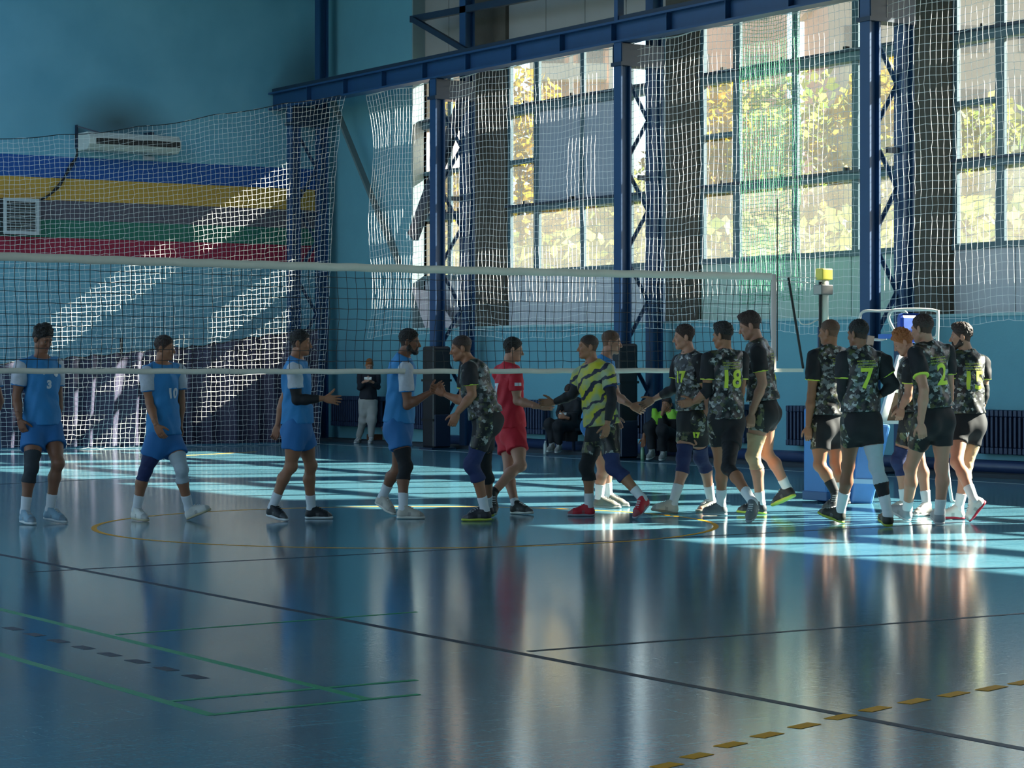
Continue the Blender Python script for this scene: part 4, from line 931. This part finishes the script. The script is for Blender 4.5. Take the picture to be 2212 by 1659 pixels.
    if style == 'curly':
        rr = np.random.RandomState(5)
        for _ in range(46):
            a_, b_ = rr.uniform(-2.6, 2.6), rr.uniform(.15, 1.5); q = np.array([math.cos(a_)*math.cos(b_), math.sin(b_), math.sin(a_)*math.cos(b_)])*hr/hk*.98
            hpr.append(ell(hc+(Fh*q[0]+Uh*q[1]+Lh*q[2])*hk, (Fh, Uh, Lh), np.array([.017]*3)*hk*rr.uniform(.8, 1.3), .008))
    amp = .0045 if style != 'buzz' else .0015
    dsp = lambda X, Y, Z: amp*(np.sin(210*X+3*np.sin(90*Z)+1)*np.sin(190*Y+2*np.sin(110*X))+.7*np.sin(260*Z+3*np.sin(170*(X+Y))))
    hl = {'short': .072, 'curly': .066, 'buzz': .074, 'quiff': .074}[style]; hl2 = {'short': .006, 'curly': -.01, 'buzz': .01, 'quiff': .016}[style]
    fobj('hair', hpr, .0056*max(vox, 1), hm, root, [(hp_(.082, hl, 0), Fh*.62-Uh*.78), (hp_(-.02, hl2, 0), -Uh*.97+Fh*.22)], dsp)
    if beard:
        fobj('beard', [cone(hp_(.004, -.03, .056), hp_(.006, -.062, .055), .016*hk, .023*hk, .02), cone(hp_(.004, -.03, -.056), hp_(.006, -.062, -.055), .016*hk, .023*hk, .02),
             cone(hp_(.004, -.062, .054), hp_(.062, -.098, .014), .026*hk, .026*hk, .02), cone(hp_(.004, -.062, -.054), hp_(.062, -.098, -.014), .026*hk, .026*hk, .02),
             ell(hp_(.068, -.1, 0), (Fh, Uh, Lh), np.array([.03, .027, .032])*hk, .015), cone(hp_(.087, -.047, -.018), hp_(.087, -.047, .018), .009*hk, .009*hk, .004),
             cone(hp_(.083, -.05, .024), hp_(.078, -.085, .026), .010*hk, .012*hk, .006), cone(hp_(.083, -.05, -.024), hp_(.078, -.085, -.026), .010*hk, .012*hk, .006)],
             .0056, hm, root, [], lambda X, Y, Z: .0015*np.sin(300*X)*np.sin(280*Y)*np.sin(310*Z))
    # ---- clothes
    pal = {'blue': (M_blue, M_bsh, M_wsl, M_blue), 'camo': (M_camo, None, M_blk, M_cuff), 'red': (M_red, M_red, M_red, M_red), 'tiger': (M_tiger, None, M_tiger, M_navy),
           'dark': (M_blk, M_blk, M_blk, M_blk), 'hood': (mat('dark_hoodie', '#1c1f29', .85, .12, 8), mat('light_grey_joggers', '#a3a19c', .85, .1, 8), mat('dark_hoodie', '#1c1f29', .85), mat('dark_hoodie', '#1c1f29', .85)),
           'neon': (mat('lime_and_black_top', '#8cc63a', .7, .1, 6), M_blk, mat('lime_and_black_top', '#8cc63a', .7), M_blk)}[kit]
    ph = (pv[0]*.37) % 6.28
    hemp = PV+up*(hemo if hemo is not None else (.085 if kit == 'camo' else .03))*k
    sdir = nrm(Lx+Lp); 
    shirt = [cone(NB-up*.17*k, hemp-up*.1*k, .162*k*bulk, .178*k*bulk, .05, F, .80), ell(chest, (Lx, F, up), (.165*k*bulk, .126*k*bulk, .19*k), .06), ell(belly-up*.1*k, (Lp, Fp, up), (.166*k*bulk, .136*k, .2*k), .06)]
    for nm, s in (('L', 1), ('R', -1)): shirt += [cone(NB-up*.035*k+Lx*s*.03*k, S[nm]-Lx*s*.012*k, .081*k, .073*k, .05)]
    shirt += [ell(PV-up*.02*k, (Lp, Fp, up), (.171*k*bulk, .136*k, .16*k), .05), ell(PV-Fp*.05*k+up*.0*k, (Lp, Fp, up), (.15*k, .102*k, .14*k), .04)]
    top_cut = (NB+up*.022*k+F*.0, up*.93+F*.36)
    so_ = fobj('shirt', shirt, .0105*vox, pal[0], root, [(hemp, -up), top_cut], folds(.0078, (27, 22, 15), ph))
    SL = {}
    for i, (nm, s) in enumerate((('L', 1), ('R', -1))):
        tend = S[nm]*(1-.62)+E[nm]*.62
        if long_sleeve:
            fobj('sleeve', inflate(arms[nm], .012), .011*vox, pal[2], root, [(R[nm]-nrm(R[nm]-E[nm])*.015, R[nm]-E[nm])], folds(.004, (40, 36, 30), ph))
        else:
            SL[nm] = fobj('sleeve', [cone(S[nm]-nrm(E[nm]-S[nm])*.0, tend, .076*k, .070*k, .03, None, 1, (0, 1)), ell(S[nm]*.55+E[nm]*.45, (nrm(E[nm]-S[nm]), F, Lx), (.115*k, .069*k, .067*k), .03)], .0105*vox, pal[2], root, [(tend, E[nm]-S[nm])], folds(.0035, (34, 31, 24), ph))
            if pal[3] is not pal[2]: fobj('cuff', [cone(tend-nrm(E[nm]-S[nm])*.012, tend+nrm(E[nm]-S[nm])*.004, (.0735)*k, .0735*k, .01, None, 1, (1, 1))], .008, pal[3], root)
    collar = fobj('collar', [cone(NB+up*.0*k, NB+up*.028*k+F*.004, .0715*k, .066*k, .01, None, 1, (1, 1))], .0085, pal[3] if kit in ('blue', 'tiger') else pal[2], root)
    # shorts: seat and two legs, or long trousers
    tl = longs is not None
    shp = [ell(PV-up*.02*k, (Lp, Fp, up), (.160*k*bulk, .124*k, .15*k), .05)]; tight = kit in ('camo', 'tiger')
    for nm, s in (('L', 1), ('R', -1)):
        shp.append(ell(PV-Fp*.05*k+Lp*s*.07*k-up*.05*k, (Lp, Fp, up), (.09*k, .098*k, .108*k), .04))
        if tl:
            shp.append(ell(K[nm]+Fp*.012*k, (Fp, Lp, UP), (.092*k, .088*k, .092*k), .03))
            shp += [cone(HP[nm], K[nm], .118*k, .092*k, .04), ell(HP[nm]*.6+K[nm]*.4+Fp*.012*k, (nrm(K[nm]-HP[nm]), Fp, Lp), (.18*k, .106*k, .104*k), .03), cone(K[nm]-nrm(A[nm]-K[nm])*.02, A[nm]+UP*.03, .09*k, .062*k, .04, None, 1, (0, 1))]
        else:
            e = HP[nm]*(1-hem)+K[nm]*hem; r1 = .094 if tight else .115
            shp.append(cone(HP[nm]+up*.02*k, e, (.108 if tight else .112)*k*legw, r1*k*legw, .04, None, 1, (0, 1)))
    if not seated: shp.append(cone(PV+up*.15*k, PV-up*.02*k, .152*k*bulk, .162*k*bulk, .04, Fp, .80))
    smat = pal[1] if pal[1] is not None else [M_blk, M_camos]
    if pal[1] is None:
        fn = lambda c: ((np.abs((c-PV)@Lp) > .128*k) & ((c-PV)@Fp > -.04*k) | ((c-PV)@Fp > .07*k) & ((c-PV)@up < -.12*k)).astype(int)
    else: fn = None
    shorts = fobj('trousers' if tl else 'shorts', shp, .0105*vox, smat, root, [] if seated else [(PV+up*.135*k, up)], folds(.0045, (24, 20, 11), ph+1), fn)
    # ---- sleeves on arms, braces and pads on legs
    def arm_pt(nm, t): return S[nm]+(E[nm]-S[nm])*t if t <= 1 else E[nm]+(R[nm]-E[nm])*(t-1)
    def leg_pt(nm, t): return HP[nm]+(K[nm]-HP[nm])*t if t <= 1 else K[nm]+(A[nm]-K[nm])*(t-1)
    for (nm, t0, t1, m_) in sleeves:
        a, b = arm_pt(nm, t0), arm_pt(nm, t1)
        o = fobj('arm_sleeve', inflate(arms[nm], .0062), .0082*vox, m_, root, [(a, -(E[nm]-S[nm]) if t0 <= 1 else -(R[nm]-E[nm])), (b, (E[nm]-S[nm]) if t1 <= 1 else R[nm]-E[nm])])
        o['label'] = 'black compression sleeve'
    for (nm, t0, t1, m_, th, lab) in pads:
        a, b = leg_pt(nm, t0), leg_pt(nm, t1); pr = inflate(legs[nm], .0055+th*.4)
        if th > .004:
            sd = nrm(A[nm]-K[nm]); Fl = nrm(Fp-sd*(Fp@sd)); pr.append(ell(K[nm]+Fl*.03*k, (sd, Fl, np.cross(sd, Fl)), (.085*k, .05*k, .056*k), .03))
        o = fobj('knee_pad' if th > .004 else 'leg_brace', pr, .0085*vox, m_, root, [(a, -(K[nm]-HP[nm]) if t0 <= 1 else -(A[nm]-K[nm])), (b, K[nm]-HP[nm] if t1 <= 1 else A[nm]-K[nm])], folds(.0015, (60, 50, 70), ph))
        if lab: o['label'] = lab
    # ---- socks and shoes
    for i, nm in enumerate('LR'):
        heel, toe, fdir, fu = FOOT[nm]; sd = nrm(K[nm]-A[nm]); m_ = M_sock if sockc is None else (sockc[i] if sockc[i] is not None else M_sock)
        sl_ = socks[i] if isinstance(socks, (tuple, list)) else socks
        fobj('sock', inflate(legs[nm], .005)+[cone(A[nm], heel+fdir*.05*k+fu*.045*k, .042*k, .036*k, .02)], .0085*vox, m_, root, [(A[nm]+sd*sl_*k, sd)])
        up_m = mat('shoe_upper_'+shoes[0], shoes[0], .6, .18, 14); so_m = mat('shoe_sole_'+shoes[1], shoes[1], .55)
        sd2 = nrm(np.cross(fu, fdir))
        sp_ = [cone(heel+fdir*.05*k+fu*.05*k, A[nm]+sd*.012*k, .045*k, .044*k, .02), cone(heel+fdir*.047*k+fu*.043*k, heel+fdir*.2*k+fu*.036*k, .041*k, .043*k, .03),
               cone(A[nm]+fdir*.02*k, heel+fdir*.19*k+fu*.045*k, .04*k, .034*k, .03), cone(heel+fdir*.19*k+fu*.036*k, toe-fdir*.04*k+fu*.032*k, .043*k, .03*k, .03, fu, .8)]
        s_ = fobj('shoe', sp_, .0082*vox, [up_m, mat('shoe_accent_'+shoes[0], tuple(min(1, c*.55+.06) for c in C(shoes[0])[:3])+(1,), .5)], root, [(heel+fu*.012*k, -fu), (A[nm]+sd*.028*k, sd)], None, lambda c: (((c-heel)@fdir > .105*k) & ((c-heel)@fdir < .135*k) & ((c-heel)@fu < .062*k) | ((c-heel)@fdir > .225*k)).astype(int))
        fobj('sole', [cone(heel+fdir*.042*k+fu*.014*k, heel+fdir*.19*k+fu*.014*k, .045*k, .049*k, .02, fu, .55), cone(heel+fdir*.19*k+fu*.014*k, toe-fdir*.036*k+fu*.016*k, .049*k, .036*k, .02, fu, .55)], .0082*vox, so_m, s_, [(heel+fu*.001, -fu), (heel+fu*.028*k, fu)])
        lc = MB()
        for q in range(4):
            tq = .3+.2*q; c0 = (A[nm]+fdir*.02*k)*(1-tq)+(heel+fdir*.19*k+fu*.045*k)*tq; nn = nrm(fdir*.55+fu); c0 = c0+nn*(.043-.006*tq)*k; lc.bar(c0-sd2*.02*k, c0+sd2*.02*k, .009, .007, nn)
        lc.build('laces', mat('shoe_laces', '#b9bab8', .7) if shoes[0] not in ('#15161a',) else M_blk, s_)
    # ---- numbers
    for n_ in num:
        where, txt, size, m_ = n_[:4]; off_ = n_[4] if len(n_) > 4 else (0, 0)
        if where == 'shorts':
            nd = nrm(n_[5][0]*RV+n_[5][1]*WV); O2 = HP['L' if n_[6] == 'L' else 'R']; O2 = O2*.62+K[n_[6]]*.38; tgt = shorts; u_ = HP[n_[6]]-K[n_[6]]
        else:
            nd = -F if where == 'back' else F; O2 = NB-up*(.27 if where == 'back' else .22)*k; tgt = so_; u_ = up
        rt = np.cross(nrm(u_), nd)
        if txt == 'crest':
            bm = bmesh.new(); bmesh.ops.create_circle(bm, cap_ends=True, radius=size*k, segments=14); bmesh.ops.triangulate(bm, faces=bm.faces[:])
            decal('crest', bm, O2+rt*off_[0]+u_*off_[1], nd, u_, tgt, m_, root, .005); continue
        decal('number_print', text_mesh(txt, size*k, .006), O2+rt*off_[0]+u_/np.linalg.norm(u_)*off_[1], nd, u_, tgt, m_, root)['label'] = 'number '+txt
    if kit == 'camo':
        bm = bmesh.new(); rr = random.Random(int(pv[0]))
        for r_ in range(3):
            x = -.085
            while x < .085:
                w2 = rr.uniform(.012, .03); y = .10-.026*r_; vs = [bm.verts.new(p_) for p_ in ((x, y, 0), (x+w2, y+rr.uniform(-.004, .004), 0), (x+w2, y+.011, 0), (x, y+.011, 0))]; bm.faces.new(vs); x += w2+.004
        decal('back_print', bm, NB-up*.21*k, -F, up, so_, mat('olive_print', '#8f9440', .6), root)['label'] = 'worn olive print across the shoulders'
    return dict(root=root, so=so_, shorts=shorts, NB=NB, PV=PV, F=F, Lx=Lx, up=up, SL=SL, R=R, E=E, K=K, S=S, O=O, k=k, A=A, HP=HP)
# ------------------------------------------------------------------ the players, left to right.  (left side, right side) pairs
PLG = None
SHK = dict(curl=.35, spread=.25, thumb=.5)
person('man in blue jersey 3 with curly dark hair looking down, leftmost full figure', 22.55, (93, 733), (89, 774), (91, 925), 48, H=1.86, hair='black', style='curly', hyaw=38, hpitch=.35,
       sh=((121, 789), (46, 792)), el=((126, 862), (36, 857)), wr=((124, 918), (42, 905, -.08)), kn=((125, 1000, -.12), (68, 1010, -.1)), ft=((96, 1121, 152, 1129, -1), (48, 1128, 86, 1131, -1)),
       kit='blue', pads=(('R', .62, 1.34, mat('dark_grey_brace', '#2c3238', .85), .002, 'dark knee brace'),), shoes=('#7f9dac', '#c9cdca'), hands=('rel', dict(d=(.35, -1), t=(.6, .2, -.3), curl=.5)),
       num=(('chest', '3', .10, M_wpr, (.0, -.03)), ('chest', 'crest', .03, M_wpr, (.085, .075)), ('chest', 'crest', .014, M_wpr, (-.055, .08))), hem=.5, skin_='dark')
person('man in blue jersey 10 walking right, white knee brace and white shoes', 22.75, (356, 753), (349, 787), (354, 946), 42, H=1.78, hair='brown', style='short', hyaw=12, hpitch=.08,
       sh=((386, 801), (317, 805)), el=((391, 866), (323, 870)), wr=((389, 920), (337, 917, -.13)), kn=((392, 1014, -.12), (314, 1017)), ft=((404, 1124, 458, 1102, 0), (288, 1121, 327, 1124, -1)),
       kit='blue', pads=(('R', .45, 1.25, M_navy, .001, 'dark leg sleeve'), ('L', .52, 1.32, M_gbr, .002, 'pale grey knee brace')), shoes=('#d6d3c9', '#b9a988'),
       hands=('rel', dict(d=(.5, -1), t=(.7, .4, -.3), curl=.35, spread=.2)), num=(('chest', '10', .135, M_wpr, (.02, -.07)),), hem=.5)
person('man in blue jersey holding out an open hand in a black arm sleeve', 22.75, (650, 742), (640, 776), (643, 922), 12, H=1.82, hair='black', style='short', hyaw=8, hpitch=.05,
       sh=((640, 798), (636, 798)), el=((612, 866), (641, 864)), wr=((600, 918), (699, 861)), kn=((671, 1005), (628, 1007)), ft=((659, 1121, 720, 1121, 0), (578, 1114, 625, 1124, -1)),
       kit='blue', sleeves=(('R', .55, 1.84, M_bsl),), shoes=('#15161a', '#d9d9d6'), hands=('rel', dict(d=(1, -.12), t=(.2, 1), curl=.12, spread=.5, thumb=-.2)), hem=.52)
person('bearded man in blue jersey clasping hands with the leaning camouflage player', 23.25, (885, 739), (871, 771), (862, 920), 14, H=1.85, hair='black', style='short', hyaw=5, hpitch=.08, beard=True,
       sh=((868, 794), (876, 797)), el=((868, 868), (880, 876)), wr=((846, 905), (929, 848)), kn=((859, 1013), (876, 1008)), ft=((812, 1086, 855, 1112, -1), (857, 1120, 919, 1121, 0)),
       kit='blue', pads=(('R', .55, 1.32, mat('black_brace', '#17181c', .85), .002, 'black knee brace'),), shoes=('#b9b2a4', '#d2cdc0'), hands=('rel', dict(d=(.8, .5), t=(-.4, 1), **SHK)), hem=.53, skin_='dark')
person('shaven man in camouflage kit leaning forward to clasp the bearded man\'s hand', 22.6, (996, 753), (1013, 783), (1050, 905), 172, H=1.84, hair='brown', style='buzz', hyaw=178, hpitch=.15,
       sh=((1014, 797), (1008, 794)), el=((1020, 853), (1000, 868)), wr=((988, 892), (962, 852, .1)), kn=((1020, 1004), (1046, 1007)), ft=((1062, 1124, 996, 1126, 0), (1068, 1116, 1008, 1118, 0)),
       kit='camo', pads=(('L', .60, 1.36, M_navy, .012, 'navy knee pad'), ('R', .64, 1.36, mat('black_pad_cloth', '#17181c', .85), .012, 'black knee pad')), shoes=('#1d2026', '#a7b23a'),
       hands=(dict(d=(-.45, -1), t=(-1, .3), curl=.6), dict(d=(-.9, .45), t=(.4, 1), **SHK)), socks=.14, hem=.62, hemo=.03, bulk=1.02)
rd = person('young man in red jersey and red shorts shaking hands', 24.0, (1109, 756), (1098, 789), (1104, 930), -22, H=1.80, hair='black', style='short', hyaw=-4, hpitch=.15,
       sh=((1078, 806), (1114, 808)), el=((1110, 866), (1117, 866)), wr=((1112, 893), (1164, 878, -.15)), kn=((1100, 1017), (1124, 1005)), ft=((1104, 1110, 1152, 1108, -1), (1061, 1074, 1068, 1112, -1)),
       kit='red', shoes=('#23251f', '#d5d5c8'), sockc=(None, M_bsl), socks=.06, hands=('rel', dict(d=(1, .0), t=(-.2, 1), **SHK)), hem=.55, skin_='fair', num=(('back', '7', .2, M_wpr),))
o_ = rd['O']; sc_ = rd['S']['R']*.62+rd['E']['R']*.38; bm = bmesh.new()
for x_ in (-1, 0): bmesh.ops.create_grid(bm, x_segments=3, y_segments=3, size=.016, matrix=Matrix.Translation((x_*.036+.018, 0, 0)))
decal('sleeve_patch', bm, sc_, -WV+RV*.25, UP, rd['SL']['R'], M_wpr, rd['root'])
person('stout man in yellow slashed jersey and red shoes shaking hands with the red player', 23.3, (1270, 750), (1279, 784), (1300, 925), 148, H=1.80, hair='brown', style='buzz', hyaw=172, hpitch=.02,
       sh=((1312, 800), (1257, 805)), el=((1322, 862, -.12), (1237, 853)), wr=((1312, 916, -.03), (1197, 869, .17)), kn=((1326, 1011), (1268, 1008)), ft=((1400, 1088, 1368, 1120, -1), (1285, 1115, 1224, 1115, 0)),
       kit='tiger', sleeves=(('L', .5, 1.88, M_bsl), ('R', .5, 1.93, M_bsl)), pads=(('L', .62, 1.36, M_navy, .012, 'navy knee pad'), ('R', .62, 1.34, mat('black_pad_cloth', '#17181c', .85), .012, 'black knee pad')),
       shoes=('#b3192b', '#8d8f98'), hands=('rel', dict(d=(-1, -.05), t=(.1, 1), **SHK)), hem=.66, bulk=1.12, socks=.14)
person('man in blue jersey half hidden behind the stout yellow player', 24.7, (1321, 740), (1308, 774), (1288, 915), 10, H=1.86, hair='light', style='buzz', hyaw=2, hpitch=.1,
       sh=((1302, 797), (1313, 798)), el=((1305, 868), (1333, 856)), wr=((1325, 900), (1362, 875, -.2)), kn=((1312, 1010), (1303, 1016)), ft=((1300, 1092, 1344, 1096, 0), (1281, 1097, 1328, 1099, 0)),
       kit='blue', shoes=('#6d6a60', '#9a8f88'), hands=('rel', dict(d=(1, -.5), t=(.5, 1), **SHK)), skin_='fair')
person('player 17 in camouflage kit shaking hands, navy knee pads', 23.8, (1477, 729), (1488, 763), (1495, 905), 152, H=1.88, hair='brown', style='short', hyaw=176, hpitch=.08,
       sh=((1511, 779), (1467, 782)), el=((1530, 850, .05), (1457, 840)), wr=((1523, 905), (1413, 862, .2)), kn=((1515, 988), (1478, 988)), ft=((1545, 1103, 1501, 1104, -1), (1464, 1111, 1405, 1103, 0)),
       kit='camo', sleeves=(('R', .45, 1.62, M_bsl),), pads=(('L', .66, 1.3, M_navy, .01, 'navy knee pad'), ('R', .66, 1.32, M_navy, .01, 'navy knee pad')), shoes=('#b9b5a8', '#8b8577'),
       hands=('rel', dict(d=(-.9, -.5), t=(-.4, 1), **SHK)), num=(('chest', '17', .15, M_lime, (.03, -.02)), ('shorts', '17', .07, M_lime, (0, 0), (-.3, -1), 'L')), hem=.6, socks=.2, skin_='fair')
person('player 18 in camouflage kit seen from behind with a black leg sleeve', 23.3, (1561, 726), (1566, 760), (1568, 905), 246, H=1.88, hair='black', style='quiff', hyaw=215, hpitch=.1,
       sh=((1530, 777), (1602, 775)), el=((1528, 846), (1600, 846)), wr=((1499, 868), (1588, 880)), kn=((1556, 1002), (1573, 1010)), ft=((1571, 1114, 1518, 1113, 0), (1632, 1100, 1611, 1127, -1)),
       kit='camo', sleeves=(('L', .72, 1.35, M_bsl),), pads=(('R', .3, 1.26, M_bsl, .001, 'black leg sleeve'),), shoes=('#5d6468', '#8b9296'), hands=(dict(d=(-1, -.2), t=(-.2, 1), curl=.5), 'rel'),
       num=(('back', '18', .24, M_lime),), hemo=0, hem=.55, socks=.18)
person('tallest camouflage player with a beige knee sleeve, in front of the net end', 23.8, (1620, 705), (1635, 738), (1650, 885), 198, H=2.02, hair='brown', style='quiff', hyaw=190, hpitch=.3,
       sh=((1637, 760), (1628, 762)), el=((1647, 828), (1625, 835)), wr=((1624, 893), (1612, 828, -.15)), kn=((1627, 985), (1656, 978)), ft=((1656, 1111, 1590, 1108, 0), (1718, 1072, 1672, 1098, 1, 23.95)),
       kit='camo', pads=(('L', .5, 1.28, M_beige, .001, 'beige knee sleeve'),), shoes=('#20242a', '#b9c64a'), hands=(dict(d=(-.1, -1), t=(-1, 0, .2), curl=.8), dict(d=(-1, -.1), t=(0, 1), curl=.4)),
       num=(('back', '1', .24, M_lime),), hem=.42, socks=.11, skin_='fair')
person('camouflage player by the net post, arms hanging, left of player 7', 24.2, (1791, 718), (1793, 751), (1788, 915), 232, H=1.94, hair='light', style='buzz', hyaw=212, hpitch=.05,
       sh=((1759, 771), (1822, 768)), el=((1753, 852), (1826, 850)), wr=((1746, 920), (1818, 915)), kn=((1771, 1005), (1806, 1000)), ft=((1810, 1082, 1790, 1106, -1), (1838, 1094, 1800, 1103, 0)),
       kit='camo', shoes=('#22262a', '#6b7073'), sockc=(M_bsl, None), hem=.6, hands=(dict(d=(0, -1), t=(-1, 0, .4), curl=.6), 'rel'))
person('player 7 in camouflage kit seen from behind, hand on hip, grey leg brace', 21.95, (1853, 722), (1856, 754), (1861, 910), 252, H=1.91, hair='black', style='short', hyaw=228, hpitch=.08,
       sh=((1823, 775), (1898, 775)), el=((1819, 843), (1931, 830)), wr=((1830, 888, .15), (1900, 855)), kn=((1832, 1006), (1893, 1008)), ft=((1822, 1131, 1772, 1112, 1), (1921, 1139, 1912, 1124, 1)),
       kit='camo', sleeves=(('L', .45, 1.9, M_bsl), ('R', .45, 1.92, M_bsl)), pads=(('R', .5, 1.36, M_gbr, .001, 'pale grey leg brace'), ('R', 1.34, 1.62, M_bsl, .003, 'black calf band'), ('R', .4, .5, M_bsl, .003, 'black thigh strap')),
       shoes=('#1d2118', '#8fa02f'), num=(('back', '7', .25, M_lime),), hem=.48, socks=.22, hands=('rel', dict(d=(-1, -.4), t=(0, .6, 1), curl=.5)), skin_='dark')
person('ginger-haired camouflage player bending his head, behind player 2', 23.7, (1951, 740), (1968, 770), (1972, 908), 178, H=1.84, hair='ginger', style='curly', hyaw=188, hpitch=.5,
       sh=((1965, 790), (1958, 790)), el=((1963, 852), (1958, 850)), wr=((1948, 880), (1945, 872)), kn=((1985, 988), (1942, 996)), ft=((2009, 1112, 1966, 1113, -1), (1968, 1108, 1925, 1110, 0)),
       kit='camo', pads=(('R', .66, 1.34, M_navy, .01, 'navy knee pad'),), shoes=('#b9b6ae', '#e2e0da'), hands=(dict(d=(-.2, -1), t=(-1, 0), curl=.8), dict(d=(-.2, -1), t=(-1, 0), curl=.8)),
       num=(('shorts', '11', .07, M_wpr, (0, 0), (-1, -.4), 'L'),), hem=.6, skin_='fair')
person('player 2 in camouflage kit seen from behind, left arm hanging', 22.05, (1992, 711), (2003, 745), (2018, 902), 241, H=1.96, hair='brown', style='short', hyaw=222, hpitch=.12,
       sh=((1979, 766, -.07), (2046, 761)), el=((1996, 842, -.16), (2050, 838)), wr=((1989, 914, .0), (2045, 905)), kn=((1967, 1010), (2034, 1008)), ft=((1964, 1127, 1929, 1104, 1), (2032, 1135, 2028, 1118, 1)),
       kit='camo', shoes=('#8f959a', '#b4b8ba'), num=(('back', '2', .26, M_lime, (.03, 0)),), hem=.55, socks=.12, hands=(dict(d=(.15, -1), t=(-1, 0, .2), curl=.7), 'rel'), skin_='fair')
person('bearded player 15 in camouflage kit at the right, red-collared white shoes', 22.95, (2076, 728), (2088, 762), (2090, 912), 250, H=1.88, hair='brown', style='quiff', hyaw=192, hpitch=.05, beard=True,
       sh=((2057, 778), (2123, 784)), el=((2050, 840), (2126, 842)), wr=((2046, 885, .1), (2122, 880)), kn=((2067, 998), (2087, 1003)), ft=((2131, 1084, 2096, 1128, 0), (2084, 1122, 2044, 1121, 0)),
       kit='camo', sleeves=(('R', .8, 1.8, M_bsl),), pads=(('R', .5, 1.3, M_beige, .001, 'beige knee sleeve'),), shoes=('#d3cfc8', '#b3243a'), num=(('back', '15', .24, M_lime),), hem=.5, skin_='fair')
person('player in blue and white almost wholly outside the left edge', 22.6, (-45, 735), (-45, 776), (-45, 925), 40, H=1.86, hair='black', hyaw=30,
       sh=((-20, 792), (-80, 794)), el=((-1, 866), (-92, 860)), wr=((-18, 905), (-95, 910)), kn=((-20, 1002), (-70, 1004)), ft=((-90, 1124, -40, 1128, -1, 23.2), (-80, 1124, -40, 1128, -1)), kit='blue', shoes=('#cfd0cc', '#e8e8e6'), vox=1.3)
# ------------------------------------------------------------------ onlookers along the wall
b1 = person('young man in dark hoodie and grey joggers standing in the corner with a phone', 45.3, (798, 789), (797, 800), (795, 866), 78, H=1.70, hair='ginger', style='quiff', hyaw=78, hpitch=.5,
       el=((816, 836, -.05), (777, 838, -.05)), wr=((802, 824, -.28), (788, 824, -.28)), kn=((803, 908, -.05), (785, 908, -.05)), ft=((803, 957, 800, 958, -1), (778, 956, 768, 957, -1)), kit='hood', long_sleeve=True, longs=True,
       shoes=('#c9c6bd', '#dcdad4'), hands=(dict(d=(-.8, .4, -.3), t=(0, 1), curl=.7), dict(d=(.8, .4, -.3), t=(0, 1), curl=.7)), vox=1.4, skin_='fair', socks=.06)
q = (b1['R']['L']+b1['R']['R'])/2+b1['O']; ph_ = empty('phone', q+UP*.06-WV*.06, 'white phone held by the young man in the corner', 'phone')
MB().box((-.07, -.005, -.03), (.07, .005, .03)).build('case', M_white_paint, ph_, bevel=.004); ph_.rotation_euler = (-.5, 0, -YAW)
b2 = person('man in black sitting on the bench looking at a phone, behind the handshake', 40.0, (1231, 846), (1233, 862), (1246, 918), 128, H=1.80, hair='brown', style='short', hyaw=130, hpitch=.6,
       el=((1243, 893, -.1), (1207, 890, -.05)), wr=((1222, 902, -.2), (1210, 903, -.2)), kn=((1207, 921, -.32), (1187, 917, -.25)), ft=((1210, 974, 1200, 978, -1, 39.6), (1196, 972, 1182, 976, -1, 39.6)), kit='dark', long_sleeve=True, longs=True, seated=True,
       shoes=('#9a948a', '#c9c6bd'), hands=(dict(d=(-1, .2), t=(0, 1), curl=.8), dict(d=(.4, .5), t=(0, 1), curl=.8)), vox=1.3, socks=.06)
q = (b2['R']['L']+b2['R']['R'])/2+b2['O']; ph_ = empty('phone', q+UP*.06-WV*.05, 'white phone in the hands of the seated man in black', 'phone')
MB().box((-.06, -.005, -.03), (.06, .005, .03)).build('case', M_white_paint, ph_, bevel=.004); ph_.rotation_euler = (-.4, 0, -YAW)
b3 = person('man in lime and black top sitting with a hand at his mouth', 37.4, (1440, 874), (1445, 891), (1462, 945), 135, H=1.82, hair='brown', style='short', hyaw=118, hpitch=.1,
       el=((1443, 925, -.15), (1401, 918, -.05)), wr=((1432, 889, -.28), (1391, 945, -.1)), kn=((1431, 930, -.35), (1404, 926, -.25)), ft=((1436, 988, 1424, 995, -1, 37.0), (1412, 986, 1396, 993, -1, 37.0)), kit='neon', longs=True, seated=True,
       sleeves=(('L', .3, 1.92, M_bsl), ('R', .3, 1.9, M_bsl)), shoes=('#8b8f88', '#c3c6c0'), hands=(dict(d=(.3, 1, -.2), t=(1, 0), curl=1.2), dict(d=(-.1, -1), t=(-1, 0), curl=.4)), vox=1.3, socks=.06)
